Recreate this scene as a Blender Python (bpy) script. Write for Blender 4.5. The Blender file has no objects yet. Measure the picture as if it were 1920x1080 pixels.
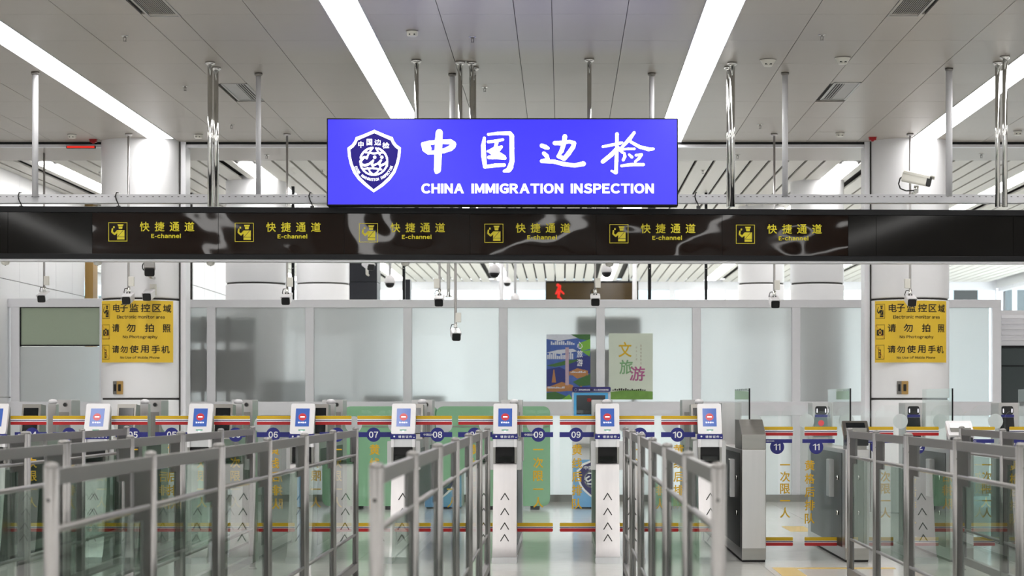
import bpy, math, random
from mathutils import Vector, Matrix
R = math.radians
random.seed(4)
SC = bpy.context.scene
COL = SC.collection

# ------------------------------------------------------------------ camera, world, exposure
F, CX, HY, H = 4000.0, 1055.0, 756.0, 1.42        # focal length in pixels, vanishing point, eye height
cam_d = bpy.data.cameras.new('camera')
cam = bpy.data.objects.new('camera', cam_d); COL.objects.link(cam)
cam.location = (0, 0, H); cam.rotation_euler = (R(90), 0, 0)
cam_d.sensor_width = 36; cam_d.lens = 36 * F / 1920
cam_d.shift_x = (960 - CX) / 1920; cam_d.shift_y = (HY - 540) / 1920
cam_d.clip_end = 300
cam_d.dof.use_dof = True; cam_d.dof.focus_distance = 21.0; cam_d.dof.aperture_fstop = 3.6
SC.camera = cam
w = bpy.data.worlds.new('daylight'); SC.world = w; w.use_nodes = True
bg = w.node_tree.nodes['Background']
bg.inputs['Color'].default_value = (0.94, 0.98, 1.0, 1); bg.inputs['Strength'].default_value = 3.9
LAMP = 10.5          # radiance of the ceiling light strips
SC.view_settings.view_transform = 'Standard'; SC.view_settings.look = 'None'
SC.view_settings.exposure = 0.12; SC.view_settings.gamma = 1.0
SC.view_settings.use_curve_mapping = False
SC.cycles.max_bounces = 16; SC.cycles.diffuse_bounces = 5; SC.cycles.glossy_bounces = 12
SC.cycles.transmission_bounces = 8; SC.cycles.transparent_max_bounces = 40
SC.cycles.sample_clamp_indirect = 6.0
SC.cycles.caustics_reflective = False; SC.cycles.caustics_refractive = False

def PX(u, Y): return (u - CX) * Y / F
def PZ(v, Y): return H - (v - HY) * Y / F
def YF(v): return F * H / (v - HY)              # depth of a floor point
ZC = 4.84                                       # ceiling height
def YC(v, z=ZC): return F * (z - H) / (HY - v)  # depth of a ceiling point

# ------------------------------------------------------------------ materials
def lin(c):
    if isinstance(c, str):
        c = [int(c[i:i + 2], 16) / 255 for i in (0, 2, 4)]
        c = [x / 12.92 if x <= .04045 else ((x + .055) / 1.055) ** 2.4 for x in c]
    return (*c[:3], 1)

M = {}
def mat(name, col, rough=.5, metal=0, spec=.5, emit=None, es=0, bump=0, bscale=40, stretch=(1, 1, 1), var=0, coat=0, crough=.05, trans=0, ior=1.45, detail=3):
    m = bpy.data.materials.new(name); m.use_nodes = True
    nt = m.node_tree; b = nt.nodes['Principled BSDF']
    c = lin(col)
    b.inputs['Base Color'].default_value = c
    b.inputs['Roughness'].default_value = rough
    b.inputs['Metallic'].default_value = metal
    b.inputs['Specular IOR Level'].default_value = spec
    b.inputs['IOR'].default_value = ior
    b.inputs['Coat Weight'].default_value = coat; b.inputs['Coat Roughness'].default_value = crough
    b.inputs['Transmission Weight'].default_value = trans
    if emit is not None:
        b.inputs['Emission Color'].default_value = lin(emit); b.inputs['Emission Strength'].default_value = es
    if bump or var:
        tc = nt.nodes.new('ShaderNodeTexCoord'); mp = nt.nodes.new('ShaderNodeMapping')
        mp.inputs['Scale'].default_value = stretch
        nt.links.new(tc.outputs['Object'], mp.inputs['Vector'])
        nz = nt.nodes.new('ShaderNodeTexNoise'); nz.inputs['Scale'].default_value = bscale
        nz.inputs['Detail'].default_value = detail
        nt.links.new(mp.outputs[0], nz.inputs['Vector'])
        if bump:
            bp = nt.nodes.new('ShaderNodeBump'); bp.inputs['Strength'].default_value = bump
            bp.inputs['Distance'].default_value = .01
            nt.links.new(nz.outputs['Fac'], bp.inputs['Height']); nt.links.new(bp.outputs[0], b.inputs['Normal'])
        if var:
            rp = nt.nodes.new('ShaderNodeMapRange')
            rp.inputs['To Min'].default_value = 1 - var; rp.inputs['To Max'].default_value = 1 + var
            nt.links.new(nz.outputs['Fac'], rp.inputs['Value'])
            mx = nt.nodes.new('ShaderNodeVectorMath'); mx.operation = 'SCALE'
            mx.inputs[0].default_value = c[:3]
            nt.links.new(rp.outputs[0], mx.inputs['Scale']); nt.links.new(mx.outputs[0], b.inputs['Base Color'])
    M[name] = m
    return m

def glass(name, tint, rough=0.0, ior=1.3):
    m = bpy.data.materials.new(name); m.use_nodes = True
    nt = m.node_tree; nt.nodes.remove(nt.nodes['Principled BSDF'])
    out = nt.nodes['Material Output']
    t = nt.nodes.new('ShaderNodeBsdfTransparent'); t.inputs[0].default_value = (*tint, 1)
    g = nt.nodes.new('ShaderNodeBsdfGlossy'); g.inputs['Roughness'].default_value = rough
    f = nt.nodes.new('ShaderNodeFresnel'); f.inputs['IOR'].default_value = ior
    x = nt.nodes.new('ShaderNodeMixShader')
    ge = nt.nodes.new('ShaderNodeNewGeometry')                  # the sheet reflects at its front face only
    iv = nt.nodes.new('ShaderNodeMath'); iv.operation = 'SUBTRACT'; iv.inputs[0].default_value = 1.0
    ml = nt.nodes.new('ShaderNodeMath'); ml.operation = 'MULTIPLY'
    nt.links.new(ge.outputs['Backfacing'], iv.inputs[1]); nt.links.new(iv.outputs[0], ml.inputs[0]); nt.links.new(f.outputs[0], ml.inputs[1])
    nt.links.new(ml.outputs[0], x.inputs[0]); nt.links.new(t.outputs[0], x.inputs[1]); nt.links.new(g.outputs[0], x.inputs[2])
    nt.links.new(x.outputs[0], out.inputs['Surface'])
    M[name] = m

mat('ceiling_metal', 'b0aaa3', .38, spec=.35, var=.02, bscale=3)
mat('joint_dark', '3a3836', .8, var=.05)
mat('lamp_white', 'ffffff', .5, emit=(1, .985, .96), es=LAMP)
mat('white_paint', 'd6d6da', .45, var=.02, bscale=5)
mat('column_white', 'ececef', .32, var=.015, bscale=4)
mat('wall_panel', 'e2e2e4', .35, var=.015, bscale=3)
mat('frame_white', 'e4e4e9', .38, var=.02, bscale=12)
mat('floor_tile', 'd6d5d1', .13, var=.07, bscale=7, bump=.015)
mat('floor_joint', '5d5b58', .7, var=.1)
mat('steel', 'c6c3c4', .32, 1, var=.06, bscale=30, stretch=(1, 1, .05), bump=.05)
mat('steel_dark', '8b8884', .34, 1, var=.08, bscale=26, stretch=(.2, 1, 1))
mat('rail_steel', '979594', .45, 1, var=.05, bscale=30, stretch=(1, .05, 1))
mat('chrome', 'd8d8d6', .1, 1, var=.02)
mat('pipe_white', 'd2d2d6', .35, var=.02)
mat('black_plastic', '0d0d10', .3, var=.1)
mat('black_frame', '0e0e11', .4, spec=.25, var=.05)
mat('band_brown', '170c07', .03, spec=.24, bump=1.0, bscale=2.1, stretch=(.8, 1, 1.1), detail=.8)
mat('band_grey', '121110', .06, spec=.18, bump=.1, bscale=1.0, detail=0)
mat('band_yellow', 'b9ad16', .4, emit='b9a814', es=.25)
mat('band_cut', '120d09', .3, var=.05)
mat('sign_blue', '0c0a50', .3, emit='3b32f8', es=.93)
mat('sign_white', 'ffffff', .3, emit=(1, 1, 1), es=1.25)
mat('sign_navy', '0a0640', .4, spec=.2, emit='2c1c92', es=.6)
mat('yellow_board', 'dfba33', .45, var=.03, bscale=6)
mat('print_black', '14120e', .5, var=.05)
mat('print_red', 'b01a1a', .5, var=.05)
mat('white_plastic', 'e3e1e4', .3, var=.02)
mat('screen_blue', '0a1030', .15, emit='5478cc', es=.68)
mat('screen_red', '300808', .2, emit='d04a50', es=.85)
mat('screen_white', 'ffffff', .3, emit='e8e4f4', es=.8)
mat('screen_off', '101418', .12, var=.1)
mat('navy_print', '1e2178', .4, var=.03)
mat('white_print', 'f2f2f4', .45, var=.01)
mat('green_light', '0a4030', .3, emit='18a078', es=.6)
mat('reader_black', '060608', .45, spec=.25, var=.1)
mat('dark_glass', '0e1210', .06, spec=.6, var=.1)
mat('plate_steel', '5f5e5d', .4, 1, var=.06, bscale=20, stretch=(1, .05, 1))
mat('gate_side', '2b2d2b', .35, spec=.2, var=.1)
mat('steel_gate', 'b3b0af', .33, 1, var=.06, bscale=30, stretch=(1, 1, .05), bump=.05)
mat('stripe_yellow', 'd2ab15', .45, var=.02)
mat('stripe_red', 'b01419', .45, var=.02)
mat('stripe_navy', '2a2560', .45, var=.02)
mat('text_gold', 'd8ab18', .5, var=.02)
mat('frosted', (.65, .675, .67), .4, coat=.5, crough=.03, trans=.76, var=.01)
mat('lower_white', (.97, .985, .985), .4, coat=.3, crough=.1, trans=.62, var=.01)
mat('frosted_green', 'a9b8a0', .3, coat=.5, crough=.05, trans=.25, var=.03)
mat('frost_sticker', 'dfe3e4', .7, var=.02)
mat('green_cover', '7fae8a', .5, var=.04, bscale=5)
mat('kiosk_blue', '4fa5da', .4, var=.03)
mat('kiosk_lower', '6fa9d8', .4, var=.03)
mat('black_wall', '20222a', .4, var=.05)
mat('dark_panel', '3c4547', .5, var=.05)
mat('teal_panel', '7d8f90', .5, var=.05)
mat('wood_tan', 'b08d52', .5, var=.12, bscale=14, stretch=(1, 1, .1))
mat('slat_white', 'd8d5ce', .45, var=.02)
mat('alarm_red', 'a8131c', .35, var=.04)
mat('led_red', '300000', .4, emit='ff3325', es=.8)
mat('device_white', 'dedcd4', .4, var=.02)
mat('floor_yellow', 'd8b559', .3, var=.05)
mat('rubber', '1a1a1a', .7, var=.1)
mat('grille_dark', '1c1c1c', .7, var=.1)
mat('grille_metal', 'a7a6a3', .35, .6, var=.05)
mat('pale_building', 'c4d4dc', .7, var=.06, bscale=1)
mat('tree_green', '7ea88a', .8, var=.2, bscale=2)
glass('clear_glass', (.984, .994, .990))
glass('tinted_glass', (.92, .97, .95), ior=1.32)
glass('barrier_glass', (.78, .85, .81), ior=1.42)
glass('window_glass', (.95, .98, .98))

# ------------------------------------------------------------------ mesh builder
class MB:
    def __init__(s): s.v = []; s.f = []; s.sm = []; s.mi = []; s.m = 0
    def face(s, idx, smooth=False): s.f.append(tuple(idx)); s.sm.append(smooth); s.mi.append(s.m)
    def add(s, pts): n = len(s.v); s.v += [tuple(p) for p in pts]; return n
    def box(s, x0, x1, y0, y1, z0, z1):
        n = s.add([(x, y, z) for z in (z0, z1) for y in (y0, y1) for x in (x0, x1)])
        for q in ((0, 2, 3, 1), (4, 5, 7, 6), (0, 1, 5, 4), (2, 6, 7, 3), (0, 4, 6, 2), (1, 3, 7, 5)): s.face([n + i for i in q])
        return s
    def bbox(s, x0, x1, y0, y1, z0, z1, r=.01, seg=2):
        """box rounded on its four edges along y seen from the front (x-z outline)"""
        return s.prism(rrect(x0, x1, z0, z1, r, seg), y0, y1)
    def prism(s, poly, y0, y1, smooth=False):
        """x-z outline (counter-clockwise from the front) pushed from y0 to y1"""
        k = len(poly)
        a = s.add([(x, y0, z) for x, z in poly]); b = s.add([(x, y1, z) for x, z in poly])
        s.face([a + i for i in range(k)]); s.face([b + i for i in reversed(range(k))])
        for i in range(k):
            j = (i + 1) % k; s.face([a + j, a + i, b + i, b + j], smooth)
        return s
    def prism_x(s, poly, x0, x1, smooth=False):
        """y-z outline pushed along x"""
        k = len(poly)
        a = s.add([(x0, y, z) for y, z in poly]); b = s.add([(x1, y, z) for y, z in poly])
        s.face([a + i for i in reversed(range(k))]); s.face([b + i for i in range(k)])
        for i in range(k):
            j = (i + 1) % k; s.face([a + i, a + j, b + j, b + i], smooth)
        return s
    def prism_z(s, poly, z0, z1, smooth=False):
        k = len(poly)
        a = s.add([(x, y, z0) for x, y in poly]); b = s.add([(x, y, z1) for x, y in poly])
        s.face([a + i for i in reversed(range(k))]); s.face([b + i for i in range(k)])
        for i in range(k):
            j = (i + 1) % k; s.face([a + i, a + j, b + j, b + i], smooth)
        return s
    def tube(s, p0, p1, r0, r1=None, n=12, cap=True):
        if r1 is None: r1 = r0
        p0 = Vector(p0); p1 = Vector(p1); d = (p1 - p0).normalized()
        u = d.orthogonal().normalized(); w2 = d.cross(u)
        ring = lambda p, r: [p + (u * math.cos(2 * math.pi * i / n) + w2 * math.sin(2 * math.pi * i / n)) * r for i in range(n)]
        a = s.add(ring(p0, r0)); b = s.add(ring(p1, r1))
        for i in range(n):
            j = (i + 1) % n; s.face([a + i, a + j, b + j, b + i], True)
        if cap:
            s.face([a + i for i in reversed(range(n))]); s.face([b + i for i in range(n)])
        return s
    def path(s, pts, r, n=8):
        for a, b in zip(pts, pts[1:]): s.tube(a, b, r, n=n)
        return s
    def lathe(s, prof, c=(0, 0, 0), n=16, smooth=True):
        """profile [(radius, z)] turned about the vertical through c"""
        rows = []
        for r, z in prof:
            rows.append(s.add([(c[0] + r * math.cos(2 * math.pi * i / n), c[1] + r * math.sin(2 * math.pi * i / n), c[2] + z) for i in range(n)]))
        for a, b in zip(rows, rows[1:]):
            for i in range(n):
                j = (i + 1) % n; s.face([a + i, a + j, b + j, b + i], smooth)
        s.face([rows[0] + i for i in reversed(range(n))]); s.face([rows[-1] + i for i in range(n)])
        return s
    # flat figures; fn maps (x, z) to a point
    def flat(s, poly, fn): n = s.add([fn(x, z) for x, z in poly]); s.face(range(n, n + len(poly))); return s
    def disc(s, cx, cz, r, fn, n=24, r2=None):
        r2 = r2 or r
        return s.flat([(cx + r * math.cos(2 * math.pi * i / n), cz + r2 * math.sin(2 * math.pi * i / n)) for i in range(n)], fn)
    def frame(s, x0, x1, z0, z1, t, fn):
        for a in ((x0, x1, z0, z0 + t), (x0, x1, z1 - t, z1), (x0, x0 + t, z0 + t, z1 - t), (x1 - t, x1, z0 + t, z1 - t)):
            s.flat([(a[0], a[2]), (a[1], a[2]), (a[1], a[3]), (a[0], a[3])], fn)
        return s
    def stroke(s, pts, fn, caps=True):
        """brush stroke through (x, z, half width)"""
        for (x0, z0, r0), (x1, z1, r1) in zip(pts, pts[1:]):
            dx, dz = x1 - x0, z1 - z0; l = math.hypot(dx, dz) or 1e-6
            nx, nz = -dz / l, dx / l
            s.flat([(x0 - nx * r0, z0 - nz * r0), (x1 - nx * r1, z1 - nz * r1), (x1 + nx * r1, z1 + nz * r1), (x0 + nx * r0, z0 + nz * r0)], fn)
        for i, (x, z, r) in enumerate(pts):
            if caps or 0 < i < len(pts) - 1: s.disc(x, z, r, fn, 12)
        return s
    def arc(s, cx, cz, r, a0, a1, hw, fn, n=20, r2=None):
        r2 = r2 or r
        return s.stroke([(cx + r * math.cos(R(a0 + (a1 - a0) * i / n)), cz + r2 * math.sin(R(a0 + (a1 - a0) * i / n)), hw) for i in range(n + 1)], fn)
    def text(s, body, x0, x1, z0, z1, fn, bold=0.0, space=1.0):
        """lettering fitted into a box"""
        vs, fs = glyphs(body, bold, space)
        ax = min(v[0] for v in vs); bx = max(v[0] for v in vs); az = min(v[1] for v in vs); bz = max(v[1] for v in vs)
        if bz - az < .3 * (bx - ax) and len(body) == 1:      # a lone flat stroke keeps its thickness
            k = (x1 - x0) / (bx - ax); zc = (z0 + z1) / 2
            kz = k; pts = [fn(x0 + (v[0] - ax) * k, zc + (v[1] - (az + bz) / 2) * k) for v in vs]
        else:
            pts = [fn(x0 + (v[0] - ax) / (bx - ax) * (x1 - x0), z0 + (v[1] - az) / (bz - az) * (z1 - z0)) for v in vs]
        # bold letters stand out in a slight relief
        a, b = fn(x0, z0), fn(x1, z1); rel = math.hypot(b[0] - a[0], b[2] - a[2]) / math.hypot(bx - ax, bz - az)
        n = s.add([(p[0], p[1] - v[2] * rel * .6, p[2]) for p, v in zip(pts, vs)])
        for f in fs: s.face([n + i for i in f])
        return s
    def vtext(s, body, xc, wd, ztop, zbot, fn, bold=.02):
        p = (ztop - zbot) / len(body); h = min(p * .84, wd * 1.15)
        for i, ch in enumerate(body):
            zc = ztop - p * (i + .5); s.text(ch, xc - wd / 2, xc + wd / 2, zc - h / 2, zc + h / 2, fn, bold)
        return s
    def arctext(s, body, cx, cz, r, a0, a1, size, fn, bold=.02, inner=False, sx=.75):
        """letters along a circle from angle a0 to a1"""
        k = len(body)
        for i, ch in enumerate(body):
            if ch == ' ': continue
            a = R(a0 + (a1 - a0) * (i + .5) / k)
            tx, tz = (-math.sin(a), math.cos(a)) if inner else (math.sin(a), -math.cos(a))
            ox, oz = -tz, tx
            px, pz = cx + r * math.cos(a), cz + r * math.sin(a)
            g = lambda x, z: fn(px + tx * x + ox * z, pz + tz * x + oz * z)
            wd = size * (sx if ch != 'I' else sx * .3)
            s.text(ch, -wd / 2, wd / 2, -size / 2, size / 2, g, bold)
        return s
    def mesh(s, name, mats):
        me = bpy.data.meshes.new(name); me.from_pydata(s.v, [], s.f)
        for m in mats: me.materials.append(M[m])
        me.polygons.foreach_set('use_smooth', s.sm); me.polygons.foreach_set('material_index', s.mi)
        me.update(); return me
    def build(s, name, m, parent=None, loc=(0, 0, 0), rot=(0, 0, 0)):
        return link(name, s.mesh(name, [m] if isinstance(m, str) else m), parent, loc, rot)

def rrect(x0, x1, z0, z1, r, seg=3):
    out = []
    for cx, cz, a in ((x1 - r, z0 + r, -90), (x1 - r, z1 - r, 0), (x0 + r, z1 - r, 90), (x0 + r, z0 + r, 180)):
        for i in range(seg + 1):
            t = R(a + 90 * i / seg); out.append((cx + r * math.cos(t), cz + r * math.sin(t)))
    return out

BARS = {'I': [(0, 0), (.095, 0), (.095, .733), (0, .733)], 'l': [(0, 0), (.085, 0), (.085, .78), (0, .78)], '-': [(0, .24), (.24, .24), (.24, .31), (0, .31)],
        '1': [(.17, 0), (.265, 0), (.265, .733), (.195, .733), (.15, .69), (.08, .64), (0, .61), (0, .52), (.09, .55), (.17, .60)]}
def bars(ch, bold):
    p = BARS[ch]; cx = sum(x for x, z in p) / len(p); cz = sum(z for x, z in p) / len(p)
    w_ = max(x for x, z in p); h_ = max(z for x, z in p) - min(z for x, z in p); g = bold * .5
    return [(cx + (x - cx) * (1 + 2 * g / w_), cz + (z - cz) * (1 + 2 * g / h_), bold * .5) for x, z in p], [tuple(range(len(p)))]
TMP = bpy.data.scenes.new('glyph_desk')               # an empty scene to shape letters in, removed at the end
GL = {}
def glyphs(body, bold=0.0, space=1.0):
    k = (body, bold, space)
    if k not in GL and len(body.strip()) and ord(body[0]) < 128:
        vs, fs, x = [], [], 0.0
        for ch in body:
            if ch == ' ': x += .30; continue
            gv, gf = bars(ch, bold) if ch in BARS else glyphs(chr(ord(ch) + 0xFEE0), bold, 1.0)
            a = min(v[0] for v in gv); n = len(vs)
            vs += [(v[0] - a + x, v[1], v[2]) for v in gv]; fs += [tuple(i + n for i in f) for f in gf]
            x += max(v[0] for v in gv) - a + .085 * space * space - bold * .15
        GL[k] = (vs, fs)
    if k not in GL:
        c = bpy.data.curves.new('g', 'FONT'); c.body = body; c.resolution_u = 3; c.space_character = space; c.bevel_depth = bold * .5; c.bevel_resolution = 0; c.fill_mode = 'FRONT'
        o = bpy.data.objects.new('g', c); TMP.collection.objects.link(o)
        with bpy.context.temp_override(scene=TMP, view_layer=TMP.view_layers[0]):
            me = bpy.data.meshes.new_from_object(o.evaluated_get(bpy.context.evaluated_depsgraph_get()))
        GL[k] = ([(v.co.x, v.co.y, v.co.z + bold * .5) for v in me.vertices], [tuple(p.vertices) for p in me.polygons])
        bpy.data.objects.remove(o); bpy.data.curves.remove(c); bpy.data.meshes.remove(me)
    return GL[k]

def link(name, data, parent=None, loc=(0, 0, 0), rot=(0, 0, 0)):
    o = bpy.data.objects.new(name, data); COL.objects.link(o)
    o.location = loc; o.rotation_euler = rot
    if parent: o.parent = parent
    return o
def tag(o, label=None, cat=None, group=None, kind=None):
    for k, v in (('label', label), ('category', cat), ('group', group), ('kind', kind)):
        if v: o[k] = v
    return o
def thing(name, label, cat, loc=(0, 0, 0), rotz=0, group=None, kind=None):
    return tag(link(name, None, None, loc, (0, 0, rotz)), label, cat, group, kind)
CACHE = {}
def part(name, key, fn, m, parent, loc=(0, 0, 0), rot=(0, 0, 0)):
    """a part whose mesh is shared by all parts of the same key"""
    if key not in CACHE:
        b = MB(); fn(b); CACHE[key] = b.mesh(name, [m] if isinstance(m, str) else m)
    return link(name, CACHE[key], parent, loc, rot)
def bev(o, wd=.004, seg=2):
    b = o.modifiers.new('bevel', 'BEVEL'); b.width = wd; b.segments = seg; b.limit_method = 'ANGLE'; b.angle_limit = R(40)
    return o
def struct(o): o['kind'] = 'structure'; return o
def wallmap(Y): return lambda x, z: (x, Y, z)

# ------------------------------------------------------------------ the shell
XL, XR, YB, YW, YE = -12.0, 12.0, -14.0, 30.8, 59.0     # side walls, wall behind, glass partition, far windows
fl = struct(MB().box(XL, XR, YB, YE + .2, -.25, -.004).build('floor', 'floor_joint'))
TS = 1.2
xs = [-.65 + TS * i for i in range(-5, 6)]; ys = [18.09 + TS * j for j in range(-2, 11)]
for X in xs:
    for Y in ys:
        part('floor_tile', 'tile', lambda b: b.box(.0015, TS - .0015, .0015, TS - .0015, -.01, 0), 'floor_tile', fl, (X, Y, 0))
rest = MB()                                          # floor too far, hidden or unseen to tell tiles apart
for a in ((XL, xs[0], YB, YE), (xs[-1] + TS, XR, YB, YE), (xs[0], xs[-1] + TS, YB, ys[0]), (xs[0], xs[-1] + TS, ys[-1] + TS, YE)):
    rest.box(*a[:2], *a[2:], -.01, 0)
tag(rest.build('floor_paving', 'floor_tile', fl), kind='stuff')

# main ceiling: backing, panels, plain remainder
C0, WP, WN, YR0, DR = -.258, .657, .328, 18.76, 1.36      # centre line, wide and narrow panel, first row joint, row depth
YCE = 27.95
ce = struct(MB().box(XL, XR, YB, YCE, ZC + .02, ZC + .2).build('ceiling', 'joint_dark'))
period = 4 * WP + 2 * WN
cols = []; lights = []
for k in range(-3, 4):
    x = C0 + k * period
    cols.append((x - WN / 2, x + WN / 2, 'n'))
    a = x + WN / 2
    for i in range(2): cols.append((a, a + WP, 'w')); a += WP
    lights.append(a + WN / 2); a += WN
    for i in range(2): cols.append((a, a + WP, 'w')); a += WP
rows = [YR0 + DR * j for j in range(-2, 6)] + [26.92, YCE]
rows = sorted(set(round(y, 3) for y in rows if y <= YCE))
GR = [(PX(455, YC(173)), YC(173)), (PX(1575, YC(171)), YC(171)), (PX(283, YC(5)), YC(5)), (PX(1716, YC(4)), YC(4))]
npan = 0
for x0, x1, kd in cols:
    if x0 < -8.6 or x1 > 8.6:
        continue
    for y0, y1 in zip(rows, rows[1:]):
        if any(x0 < gx < x1 and y0 < gy < y1 for gx, gy in GR): continue
        wd, dp = round(x1 - x0, 3), round(y1 - y0, 2)
        part('ceiling_panel', ('cp', wd, dp), lambda b: b.box(.003, wd - .003, .0025, dp - .0025, 0, .018), 'ceiling_metal', ce, (x0, y0, ZC)); npan += 1
pl = MB()
for x0, x1 in ((XL, -8.6), (8.6, XR)): pl.box(x0, x1, YB, YCE, ZC, ZC + .018)
pl.box(-8.6, 8.6, YB, rows[0], ZC + .012, ZC + .018)
tag(pl.build('ceiling_cover', 'ceiling_metal', ce), kind='stuff')

vis = [l for l in lights if -9 < l < 9]  # the outermost strip on each side is unseen, added for its light
lab = ['ceiling light strip out past the leftmost column', 'white ceiling light strip that runs down to the left round column',
       'white ceiling light strip dipping behind the left part of the blue sign', 'white ceiling light strip meeting the right end of the blue sign',
       'white ceiling light strip that runs down to the right round column', 'ceiling light strip out past the right round column']
for i, x in enumerate(vis):
    t = thing('ceiling_light', lab[i], 'ceiling light', (x, 0, ZC), 0, 'light strips in the main ceiling')
    MB().box(-WN / 2, WN / 2, YB + .5, rows[0], -.004, .012).build('diffuser', 'lamp_white', t)
    end = 27.55 if abs(abs(x - C0) - 4.926) < .1 else YCE - .05
    for y0, y1 in zip(rows, rows[1:]):
        y1 = min(y1, end)
        if y1 > y0: MB().box(-WN / 2 + .004, WN / 2 - .004, y0 + .002, y1 - .002, -.003, .015).build('diffuser', 'lamp_white', t)
    f = MB()
    for s_ in (-1, 1): f.box(s_ * WN / 2 - .004, s_ * WN / 2 + .004, rows[0], end, -.008, .015)
    f.build('edge_trim', 'frame_white', t)

def grille(x, y, label, n, dark):
    t = thing('air_grille', label, 'vent', (x, y, ZC), 0, 'air grilles in the ceiling')
    wx, wy = .29, 1.3
    fr = MB()
    for a in ((-wx / 2, wx / 2, -wy / 2, -wy / 2 + .025), (-wx / 2, wx / 2, wy / 2 - .025, wy / 2), (-wx / 2, -wx / 2 + .02, -wy / 2, wy / 2), (wx / 2 - .02, wx / 2, -wy / 2, wy / 2)):
        fr.box(*a, -.006, .016)
    fr.build('frame', 'grille_metal', t)
    MB().box(-wx / 2, wx / 2, -wy / 2, wy / 2, .015, .018).build('backing', 'grille_dark', t)
    p = (wx - .04) / n
    for i in range(n):
        xx = -wx / 2 + .02 + p * (i + .5)
        wide = n < 12 and (i > 3 if dark > 0 else i < n - 4)
        part('slat', ('gs', n, wide), lambda b: b.box(-p * (.46 if wide else .2), p * (.46 if wide else .2), -wy / 2 + .025, wy / 2 - .025, -.0015, .0015), 'grille_metal', t, (xx, 0, .003), (0, 0 if n > 12 else R(10) * dark, 0))
gl = ['open metal air grille beside the white pipe, left of the blue sign', 'open metal air grille between two white detectors and a white pipe',
      'fine slatted air grille at the top edge, upper left', 'fine slatted air grille at the top edge, upper right']
for (x, y), l_, n, s_ in zip(GR, gl, (9, 9, 14, 14), (-1, 1, 1, 1)): grille(x, y, l_, n, s_)

# fascia and rear hall ceiling of separate slats
Z2 = 4.775
st = struct(MB().box(XL, XR, YCE, YCE + .1, Z2, ZC + .2).build('trim_1', 'frame_white'))
MB().box(XL, XR, YCE - .012, YCE, ZC - .03, ZC + .01).build('shadow_gap', 'black_frame', st)
c2 = struct(MB().box(XL, XR, YCE + .1, YE, Z2 + .09, Z2 + .2).build('ceiling_rear', 'joint_dark'))
MB().box(XL, XR, YCE + .1, 29.5, Z2, Z2 + .05).build('edge_panel', 'ceiling_metal', c2)
l2 = [C0 + .05 + d for d in (-7.05, -4.24, -1.41, 1.41, 4.24, 7.05)]
x = -11.8; SP = .255
while x < 11.9:
    if not any(abs(x - l) < .262 for l in l2):
        part('slat', 'slat2', lambda b: b.box(-.108, .108, 29.5, YE, 0, .03), 'slat_white', c2, (x, 0, Z2))
    x += SP
lb2 = ['rear hall light strip far beyond the left white pipe', 'rear hall light strip behind the chrome poles near the left column', 'rear hall light strip hidden behind the blue sign, left one',
       'rear hall light strip hidden behind the blue sign, right one', 'rear hall light strip beside the dark frame of the right column', 'rear hall light strip past the right column at the picture edge']
for l, lb in zip(l2, lb2):
    t = thing('ceiling_light', lb, 'ceiling light', (l, 0, Z2), 0, 'light strips in the rear hall')
    MB().box(-.15, .15, 30.2, YE - .5, .01, .03).build('diffuser', 'lamp_white', t)
    MB().box(-.16, .16, 29.6, YE - .4, .031, .05).build('housing', 'joint_dark', t)
    for s_ in (-1, 1): MB().box(s_ * .21 - .055, s_ * .21 + .055, 29.6, YE - .4, .014, .03).build('edge_trim', 'slat_white', t)
    MB().lathe([(.10, .0), (.11, .012), (.09, .03)], (0, 29.95, 0)).build('downlight', 'lamp_white', t)

# outer walls, wall behind the viewer with windows
for nm, x0, x1, kk in (('wall_left', XL - .2, XL, 14), ('wall_right', XR, XR + .2, 18)):
    struct(MB().box(x0, x1, YB, 44, 0, ZC + .2).box(x0, x1, 44, YE, 0, .8).box(x0, x1, 44, YE, 4.6, ZC + .2).build(nm, 'wall_panel'))
    for i in range(4):  # side windows of the rear hall; left ones added to let daylight in
        a = 44 + (YE - 44) * i / 4; b = a + (YE - 44) / 4
        q = struct(link('window_%d' % (kk + i), None)); xc = (x0 + x1) / 2
        f = MB()
        for yy in (a, (a + b) / 2 - .04, b - .08): f.box(xc - .06, xc + .06, yy, yy + .08, .8, 4.6)
        f.box(xc - .05, xc + .05, a, b, .8, .88).box(xc - .05, xc + .05, a, b, 4.5, 4.6).build('window_frame', 'frame_white', q)
        MB().box(xc - .005, xc + .005, a, b, .8, 4.6).build('pane', 'window_glass', q)
wf = MB()
wins = [(-10, -7.4), (-6, -3.4), (-2, .6), (2, 4.6), (6, 8.6)]
e = [XL] + [q for p_ in wins for q in p_] + [XR]
for i in range(0, len(e), 2): wf.box(e[i], e[i + 1], YB - .2, YB, 0, ZC + .2)
for a, b in wins: wf.box(a, b, YB - .2, YB, 0, 1.0); wf.box(a, b, YB - .2, YB, 3.9, ZC + .2)
struct(wf.build('wall_front', 'wall_panel'))
for i, (a, b) in enumerate(wins):
    q = struct(link('window_%d' % (i + 1), None))
    f = MB()
    for xx in (a, (a + b) / 2 - .03, b - .06): f.box(xx, xx + .06, YB - .16, YB - .08, 1.0, 3.9)
    for zz in (1.0, 2.4, 3.84): f.box(a, b, YB - .15, YB - .09, zz, zz + .06)
    f.build('window_frame', 'frame_white', q)
    MB().box(a, b, YB - .13, YB - .12, 1.0, 3.9).build('pane', 'window_glass', q)

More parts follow.
